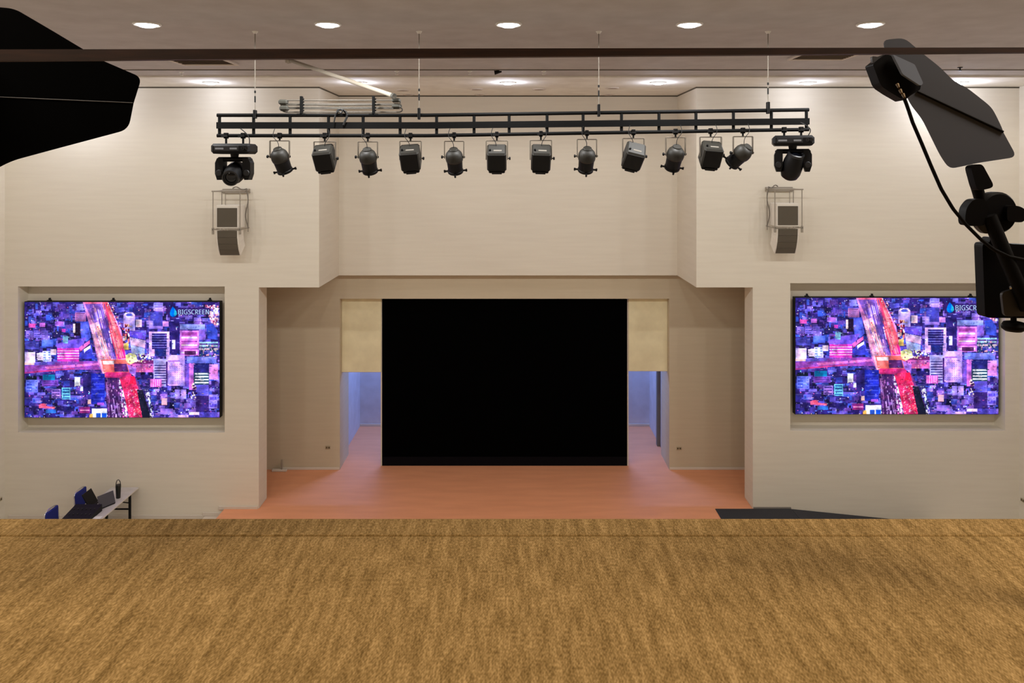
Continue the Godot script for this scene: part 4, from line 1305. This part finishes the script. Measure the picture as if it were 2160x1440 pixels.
func truss_lamps() -> void:
	var gc := "round profile spotlights on the truss"
	var gb := "box spotlights on the truss"
	moving_head("black moving head lamp on the truss end by the cable bundle, lens facing the hall", at(495, 314, 9.8), (314.0 - 286.0) / F * 9.8, 0.0, 0.35, -0.12, 0.0)
	moving_head("black moving head lamp on the bare truss end, its head tipped towards the floor", at(1672, 297, 9.8), (297.0 - truss_y(1672, 2)) / F * 9.8, -0.28, -1.05, 0.25, 13.0 / 806.0)
	can_light("round black spotlight next to the moving head by the cable bundle, tipped steeply", 590, 286, 297, 330, 62, -12, gc)
	box_light("boxy black spotlight with pale label, hanging below the cable bundle", 685, 286, 299, 334, 58, -6, gb)
	can_light("round black spotlight below the end of the white conduit", 776, 286, 299, 331, 58, -3, gc)
	box_light("boxy black spotlight nearest the second hanging wire from the cable bundle end", 866, 286, 298, 334, 58, -4, gb)
	can_light("round black spotlight between the second hanging wire and the truss middle", 958, 285.5, 298, 331, 58, -3, gc)
	box_light("first of two neighbouring boxy spotlights at the truss middle, counted from the cable bundle", 1048, 284, 297, 334, 55, 0, gb)
	box_light("second of two neighbouring boxy spotlights at the truss middle, counted from the cable bundle", 1141, 282.5, 296, 334, 55, 2, gb)
	can_light("round black spotlight hanging just below the third wire", 1238, 281, 294, 329, 56, 2, gc)
	box_light("boxy black spotlight askew, its tall label side turned up most", 1336, 279.5, 292, 330, 46, 14, gb)
	can_light("round black spotlight in front of the recess corner near the fourth wire", 1425, 278, 290, 325, 54, 6, gc)
	box_light("boxy black spotlight between two round ones near the fourth wire", 1499, 277, 289, 327, 58, 5, gb)
	can_light("round black spotlight tilted sideways next to the moving head at the bare truss end", 1567, 276, 288, 322, 52, 38, gc)


func cable_bundle() -> void:
	# slack multicore laid in flat loops against the two posts, fed by a sloping white conduit from the ceiling
	var d := 9.88
	var org := at(716, 222, d)
	var t := thing("cable_bundle", "pale slack cable laid in long flat loops behind the truss posts", "cable", org)
	for k in 3:
		var y0 := 213.0 + 7.5 * k
		var path := []
		var xl := 600.0 + 3.0 * k
		var xr := 836.0 + 2.0 * k
		for i in 9:
			var a := PI / 2 + PI * i / 8.0
			path.append(at(xl + 11.0 * cos(a), y0 + 3.5 - 5.0 * sin(a), d + 0.02 * k) - org)
		for i in 9:
			var a := -PI / 2 + PI * i / 8.0
			path.append(at(xr + 9.0 * cos(a), y0 + 3.5 - 5.0 * sin(a), d + 0.02 * k) - org)
		part(t, "loop", Mb.new().tube(path, 0.008, 8, true), M.clear_tube)
	for q in [[597, 215], [599, 228]]:
		part(t, "loop_wrap", Mb.new().box(at(q[0] - 9, q[1] + 6, d) - org + Vector3(0, 0, -0.05), at(q[0] + 10, q[1] - 5, d) - org + Vector3(0, 0, 0.04), 0.02), M.tube_end, "grey wrapped loop end")
	for q in [[836, 211], [837, 224]]:
		part(t, "loop_wrap", Mb.new().box(at(q[0] - 10, q[1] + 5, d) - org + Vector3(0, 0, -0.05), at(q[0] + 9, q[1] - 4, d) - org + Vector3(0, 0, 0.04), 0.02), M.tube_end, "grey wrapped loop end")
	var p0 := at(608, 126, 0.0 + F * (CEIL_MAIN - 0.03 - EYE) / (PY - 126.0))
	var p1 := at(832, 203, d - 0.10)
	var c := thing("conduit", "sloping white conduit running from the ceiling down to the cable bundle", "conduit", p0)
	part(c, "pipe", Mb.new().cyl(Vector3.ZERO, p1 - p0, 0.030, -1, 12), M.conduit)
	part(c, "ceiling_elbow", Mb.new().cyl(Vector3(0, 0.04, 0), Vector3(0, -0.05, 0), 0.06, 0.045, 14).cyl(Vector3(0, -0.02, 0), (p1 - p0) * 0.03, 0.045, 0.038, 14), M.conduit)
	part(c, "end_ferrule", Mb.new().cyl((p1 - p0) * 0.985, p1 - p0, 0.036, -1, 12), M.tube_end)


func table_corner() -> void:
	var ty := 0.77
	var t := thing("folding_table", "long pale folding table on black legs standing against the front wall", "table", Vector3(-8.115, 0, -14.95))
	part(t, "table_top", Mb.new().box(Vector3(-0.285, ty - 0.035, -1.0), Vector3(0.285, ty, 1.0), 0.006), M.table_top)
	part(t, "edge_band", Mb.new().box(Vector3(-0.288, ty - 0.031, -1.003), Vector3(0.288, ty - 0.006, 1.003), 0.004), M.skirting)
	for z in [-0.72, 0.72]:
		for x in [-0.24, 0.24]:
			part(t, "leg", Mb.new().box(Vector3(x - 0.022, 0, z - 0.022), Vector3(x + 0.022, ty - 0.03, z + 0.022), 0.006), M.black_metal)
		part(t, "cross_bar", Mb.new().box(Vector3(-0.24, 0.42, z - 0.012), Vector3(0.24, 0.45, z + 0.012), 0.004), M.black_metal)
		part(t, "brace", Mb.new().cyl(Vector3(0.225, 0.56, z), Vector3(0.225, ty - 0.05, z + (0.32 if z < 0 else -0.32)), 0.012, -1, 8).cyl(Vector3(-0.225, 0.56, z), Vector3(-0.225, ty - 0.05, z + (0.32 if z < 0 else -0.32)), 0.012, -1, 8), M.black_metal)
	var f := thing("flask", "black tumbler with a loop handle standing on the folding table", "flask", Vector3(-7.985, ty, -15.42))
	part(f, "body", Mb.new().lathe(Vector3.ZERO, Vector3.UP, [Vector2(0, 0), Vector2(0.038, 0), Vector2(0.042, 0.01), Vector2(0.052, 0.24), Vector2(0.05, 0.25), Vector2(0, 0.25)], 20), M.flask)
	part(f, "lid", Mb.new().lathe(Vector3(0, 0.25, 0), Vector3.UP, [Vector2(0.05, 0), Vector2(0.052, 0.008), Vector2(0.048, 0.025), Vector2(0, 0.028)], 20), M.lamp_panel)
	var ring := []
	for i in 13:
		var a := PI * i / 12.0
		ring.append(Vector3(0.045 * cos(a), 0.27 + 0.10 * sin(a), 0))
	part(f, "handle", Mb.new().tube(ring, 0.008, 8), M.lamp_panel)
	# laptop with its lid turned to the hall
	var l := thing("laptop", "dark grey laptop with its lid raised beside the tumbler", "laptop", Vector3(-7.99, ty, -15.02))
	l.rotation.y = deg_to_rad(62)
	part(l, "keyboard_base", Mb.new().box(Vector3(-0.17, 0.0, -0.20), Vector3(0.17, 0.02, 0.0), 0.006), M.lamp_black)
	part(l, "lid", Mb.new(Vector3.ZERO, Transform3D(Basis(Vector3.RIGHT, -0.32), Vector3(0, 0.02, 0.0))).box(Vector3(-0.17, 0.0, -0.006), Vector3(0.17, 0.24, 0.006), 0.005), M.laptop)
	part(l, "hinge", Mb.new().cyl(Vector3(-0.15, 0.018, 0), Vector3(0.15, 0.018, 0), 0.009, -1, 8), M.lamp_black)
	# audio mixer
	var m := thing("audio_mixer", "low black mixing desk at the near end of the folding table", "mixer", Vector3(-8.22, ty, -14.62))
	var prof := [Vector3(-0.30, 0, 0.24), Vector3(-0.30, 0, -0.22), Vector3(-0.30, 0.13, -0.22), Vector3(-0.30, 0.11, -0.14), Vector3(-0.30, 0.05, 0.24)]
	part(m, "case", Mb.new().slab(prof, Vector3(0.52, 0, 0)), M.lamp_black)
	for i in 6:
		part(m, "fader", Mb.new().box(Vector3(-0.25 + 0.08 * i, 0.066, 0.08), Vector3(-0.23 + 0.08 * i, 0.088, 0.12), 0.004), M.lamp_panel)
	for i in 6:
		part(m, "knob", Mb.new().cyl(Vector3(-0.24 + 0.08 * i, 0.09, -0.06), Vector3(-0.24 + 0.08 * i, 0.118, -0.06), 0.014, 0.011, 10), M.lamp_panel)
	var sh := thing("script_stand", "thin dark sloping board standing between the laptop and the blue chair", "board", Vector3(-8.31, ty, -15.10))
	part(sh, "board", Mb.new(Vector3.ZERO, Transform3D(Basis(Vector3.FORWARD, -0.5), Vector3.ZERO)).box(Vector3(-0.012, 0.01, -0.16), Vector3(0.012, 0.30, 0.16), 0.005), M.lamp_black)
	part(sh, "foot", Mb.new().box(Vector3(-0.05, 0, -0.12), Vector3(0.05, 0.02, 0.12), 0.006), M.lamp_black)
	var pa := part(self, "paper_sheet", Mb.new().box(Vector3(-8.05, ty, -14.6), Vector3(-7.86, ty + 0.004, -14.3), 0.001), M.paper)
	tag(pa, "white paper lying on the folding table edge in front of the laptop", "paper")
	chair("blue chair with a chrome frame beside the folding table, close to the wall", Vector3(-8.62, 0, -15.60), PI / 2)
	chair("blue chair with a chrome frame, farther from the wall, only its top showing", Vector3(-8.68, 0, -14.72), PI / 2)


func stage_bits() -> void:
	outlet("brown wall outlet low on the stage wall near the wing doorway, table side", Vector3((692 - PX) / F * 18.08, EYE - (943 - PY) / F * 18.08, -18.07), Vector3(0, 0, 1))
	outlet("brown wall outlet low on the stage wall near the wing doorway, ramp side", Vector3((1432 - PX) / F * 18.08, EYE - (945 - PY) / F * 18.08, -18.07), Vector3(0, 0, 1))
	outlet("dark outlet low on the side wall at the edge of the view beyond the ramp", Vector3(10.70, EYE - (1053 - PY) / F * 15.9, -15.86), Vector3(-1, 0, 0))
	outlet("dark outlet low on the side wall at the edge of the view beyond the table", Vector3(-10.66, EYE - (1050 - PY) / F * 15.9, -15.82), Vector3(1, 0, 0))
	var b := thing("floor_connector", "small grey stub with a thin upright on the stage floor by the pillar", "connector", Vector3((598 - PX) / F * 17.95, STAGE, -17.98))
	part(b, "box", Mb.new().box(Vector3(-0.28, 0.0, -0.05), Vector3(0.07, 0.05, 0.04), 0.01), M.skirting)
	part(b, "upright", Mb.new().cyl(Vector3(-0.05, 0.04, 0), Vector3(-0.05, 0.27, 0), 0.018, -1, 8), M.frame_grey)
	# dark mat and ramp beside the stage
	var mt := part(self, "floor_mat", Mb.new().box(Vector3(4.295, STAGE, -15.965), Vector3(5.9, STAGE + 0.012, -14.1), 0.004), M.ramp)
	tag(mt, "flat dark grey mat on the stage at the top of the ramp", "mat")
	var r := thing("ramp", "dark grey ramp sloping from the stage down along the wall", "ramp", Vector3(5.9, 0, -14.9))
	part(r, "deck", Mb.new().slab([Vector3(0.004, 0, -1.05), Vector3(0.004, STAGE + 0.01, -1.05), Vector3(2.9, 0.02, -1.05), Vector3(2.9, 0.0, -1.05)], Vector3(0, 0, 1.9)), M.ramp)
	part(r, "kerb", Mb.new().slab([Vector3(0.004, STAGE, 0.86), Vector3(0.004, STAGE + 0.06, 0.86), Vector3(2.9, 0.07, 0.86), Vector3(2.9, 0.0, 0.86)], Vector3(0, 0, 0.04)), M.black_metal)


func clamp_lamp() -> void:
	# a small spotlight with one wide grey leaf, on a jointed arm clamped just outside the frame
	var d := 2.2
	var org := at(2130, 670, d)
	var P := func(x: float, y: float, k := 0.0) -> Vector3: return at(x, y, d + k) - org
	var t := thing("clamp_lamp", "black clamp lamp on a jointed arm with a wide grey leaf, close to the camera", "lamp", org)
	var up := []
	for q in rounded([[1862, 84], [1908, 80], [1944, 111], [1981, 140], [2004, 163], [2014, 172], [2040, 185], [2087, 222], [2097, 235], [2113, 268], [2116, 278, 0.5], [1935, 193, 0.5], [1880, 150]], 14):
		up.append(P.call(q[0], q[1], 0.0))
	part(t, "leaf", Mb.new().slab(up, Vector3(0, 0, -0.004)), M.leaf_grey, "upper half of the grey leaf")
	var lw := []
	for q in rounded([[1935, 193, 0.5], [2116, 278, 0.5], [2145, 331], [2060, 344], [2029, 351], [2004, 356], [1985, 329], [1946, 250], [1924, 223], [1912, 200]], 16, 5):
		lw.append(P.call(q[0], q[1], 0.0))
	part(t, "leaf", Mb.new().slab(lw, Vector3(0, 0, -0.004)), M.leaf_grey, "lower half of the grey leaf")
	part(t, "leaf_hinge", Mb.new().cyl(P.call(1934, 192, -0.002), P.call(2116, 278, -0.002), 0.0036, -1, 10), M.knob)
	# six-sided lamp head
	var hd := []
	for q in rounded([[1841, 136], [1869, 114], [1879, 117], [1925, 137], [1943, 178], [1941, 189], [1921, 201], [1908, 212], [1880, 196], [1862, 184], [1856, 176]], 3):
		hd.append(P.call(q[0], q[1], -0.05))
	part(t, "lamp_head", Mb.new().slab(hd, Vector3(0, 0, 0.052 - 0.10)), M.knob)
	var lid := []
	for q in rounded([[1879, 116], [1925, 137], [1943, 177], [1937, 182], [1900, 158]], 4):
		lid.append(P.call(q[0], q[1], -0.055))
	part(t, "side_plate", Mb.new().slab(lid, Vector3(0, 0, 0.012)), M.lamp_lid, "blue grey side plate of the lamp head")
	part(t, "plate_screw", Mb.new().cyl(P.call(1920, 136, -0.046), P.call(1920, 136, -0.04), 0.003, -1, 8), M.knob)
	part(t, "side_flange", Mb.new().slab(rounded([[1839, 117], [1850, 121], [1870, 112], [1846, 132], [1841, 134]], 9).map(func(q): return P.call(q[0], q[1], -0.04)), Vector3(0, 0, -0.012)), M.lamp_grey)
	part(t, "heat_fin", Mb.new().slab([P.call(1842, 140, 0.005), P.call(1848, 140, 0.005), P.call(1866, 178, 0.005), P.call(1860, 180, 0.005)], Vector3(0, 0, 0.004)), M.lamp_panel)
	for q in [[1893, 178], [1899, 190], [1905, 199]]:
		part(t, "terminal", Mb.new().cyl(P.call(q[0], q[1], -0.10), P.call(q[0] + 3, q[1] + 7, -0.11), 0.005, 0.003, 8), M.brass, "brass cable terminal")
	# cable
	var cps := [[1906, 204], [1913, 222], [1925, 258], [1944, 302], [1964, 350], [1985, 398], [2010, 440], [2038, 474], [2068, 504], [2096, 526], [2128, 541], [2165, 549], [2200, 556]]
	var cv := Curve3D.new()
	for i in cps.size():
		var a: Array = cps[maxi(i - 1, 0)]
		var c: Array = cps[mini(i + 1, cps.size() - 1)]
		var tan_: Vector3 = (P.call(c[0], c[1], -0.055) - P.call(a[0], a[1], -0.055)) / 6.0
		cv.add_point(P.call(cps[i][0], cps[i][1], -0.055), -tan_, tan_)
	var path := []
	for i in 61:
		path.append(cv.sample_baked(cv.get_baked_length() * i / 60.0))
	part(t, "cable", Mb.new().tube(path, 0.0052, 8), M.knob)
	# arm
	part(t, "neck", Mb.new().slab(rounded([[2034, 350], [2058, 345], [2082, 389], [2078, 396], [2050, 402], [2045, 392]], 9).map(func(q): return P.call(q[0], q[1], -0.01)), Vector3(0, 0, 0.03)), M.knob)
	part(t, "neck_rod", Mb.new().cyl(P.call(2050, 360, 0.0), P.call(2080, 460, 0.0), 0.016, -1, 14), M.knob)
	part(t, "knuckle", Mb.new().lathe(P.call(2087, 447, 0.03), Vector3(0.1, 0, 1), [Vector2(0, 0), Vector2(0.056, 0), Vector2(0.060, 0.006), Vector2(0.060, 0.034), Vector2(0.054, 0.042), Vector2(0.0, 0.044)], 28), M.knob)
	part(t, "clamp_knob", Mb.new().slab(rounded([[2021, 452], [2024, 436], [2038, 419], [2062, 418], [2070, 440], [2062, 474], [2026, 475], [2021, 468]], 9).map(func(q): return P.call(q[0], q[1], -0.005)), Vector3(0, 0, 0.035)), M.knob)
	part(t, "joint_plate", Mb.new().slab(rounded([[2044, 464], [2078, 462], [2086, 488], [2070, 493], [2058, 484]], 9).map(func(q): return P.call(q[0], q[1], -0.012)), Vector3(0, 0, 0.02)), M.lamp_grey, "grey plate inside the joint")
	part(t, "lever", Mb.new().slab(rounded([[2112, 432], [2136, 433], [2150, 440], [2153, 450], [2150, 462], [2143, 468], [2112, 466]], 9).map(func(q): return P.call(q[0], q[1], -0.004)), Vector3(0, 0, 0.026)), M.knob)
	part(t, "arm_tube", Mb.new().cyl(P.call(2086, 455, -0.03), P.call(2168, 652, -0.05), 0.020, -1, 18), M.knob)
	part(t, "clamp_body", Mb.new().slab(rounded([[2072, 513], [2088, 512], [2089, 500], [2124, 503], [2126, 514], [2240, 520], [2240, 672], [2078, 670]], 9).map(func(q): return P.call(q[0], q[1], 0.02)), Vector3(0, 0, 0.06 - 0.10)), M.knob)
	part(t, "clamp_plate", Mb.new().slab(rounded([[2108, 616], [2140, 606], [2240, 600], [2240, 664], [2114, 666]], 9).map(func(q): return P.call(q[0], q[1], -0.025)), Vector3(0, 0, 0.01)), M.lamp_grey, "dark grey inner plate of the clamp")
	part(t, "screw", Mb.new().cyl(P.call(2138, 664, 0.0), P.call(2138, 682, 0.0), 0.008, -1, 10), M.knob)
	part(t, "wing_knob", Mb.new().lathe(P.call(2138, 698, 0.0), Vector3.UP, [Vector2(0, 0), Vector2(0.022, 0.0), Vector2(0.031, 0.007), Vector2(0.032, 0.016), Vector2(0.026, 0.026), Vector2(0.008, 0.030), Vector2(0, 0.030)], 24), M.knob)
	part(t, "set_screw", Mb.new().cyl(P.call(2131, 605, -0.062), P.call(2132, 608, -0.075), 0.0028, -1, 8), M.chrome)
	# the post it grips, outside the frame
	var post := thing("clamp_post", "upright black post that the clamp lamp grips, just out of view", "post", Vector3(org.x + 0.205, BALC, org.z))
	part(post, "pole", Mb.new().cyl(Vector3(0, 0.03, 0), Vector3(0, 1.6, 0), 0.03, -1, 16), M.knob)
	part(post, "foot_plate", Mb.new().cyl(Vector3(0, 0, 0), Vector3(0, 0.03, 0), 0.07, 0.05, 20), M.knob)


func barn_door_lamp() -> void:
	var d := 2.25
	var org := at(-60, 250, d)
	var P := func(x: float, y: float, k := 0.0) -> Vector3: return at(x, y, d + k) - org
	var t := thing("barn_door_lamp", "large black barn door of a lamp that reaches in from outside the frame", "lamp", org)
	var up := []
	for q in rounded([[-40, 12], [30, 18], [112, 66], [212, 126], [298, 163], [281, 217, 0.5], [-40, 203, 0.5]], 16, 6):
		up.append(P.call(q[0], q[1], 0.0))
	part(t, "flap", Mb.new().slab(up, Vector3(0, 0, -0.003)), M.leaf_black, "upper half of the black flap")
	var lw := []
	for q in rounded([[-40, 203, 0.5], [281, 217, 0.5], [270, 273], [120, 313], [24, 339], [-40, 372]], 20, 6):
		lw.append(P.call(q[0], q[1], 0.0))
	part(t, "flap", Mb.new().slab(lw, Vector3(0, 0, -0.003)), M.leaf_black, "lower half of the black flap")
	part(t, "flap_hinge", Mb.new().cyl(P.call(-40, 203, -0.001), P.call(280, 217, -0.001), 0.0016, -1, 8), M.lamp_grey)
	part(t, "lamp_body", Mb.new().box(P.call(-330, 380, 0.0) + Vector3(0, 0, -0.15), P.call(-80, 40, 0.0) + Vector3(0, 0, 0.15), 0.03), M.leaf_black)
	part(t, "stand_pole", Mb.new().cyl(P.call(-180, 380, 0.0), P.call(-180, 380, 0.0) - Vector3(0, org.y + P.call(-180, 380, 0.0).y - BALC, 0), 0.03, -1, 14), M.knob)


func header_rail() -> void:
	var d := 1.9
	var org := Vector3(0, BALC, -d)
	var t := thing("header_rail", "thin dark brown timber rail spanning the view just below the ceiling", "rail", org)
	var a := at(-450, 105, d) - org
	var b := at(2610, 99, d) - org
	var c := at(2610, 107, d) - org
	var e := at(-450, 132, d) - org
	part(t, "rail", Mb.new().slab([a, b, c, e], Vector3(0, 0, -0.02)), M.timber)
	for q in [a, b]:
		part(t, "post", Mb.new().box(Vector3(q.x - 0.02, 0.0, -0.02), Vector3(q.x + 0.02, q.y, 0.02), 0.004), M.timber)
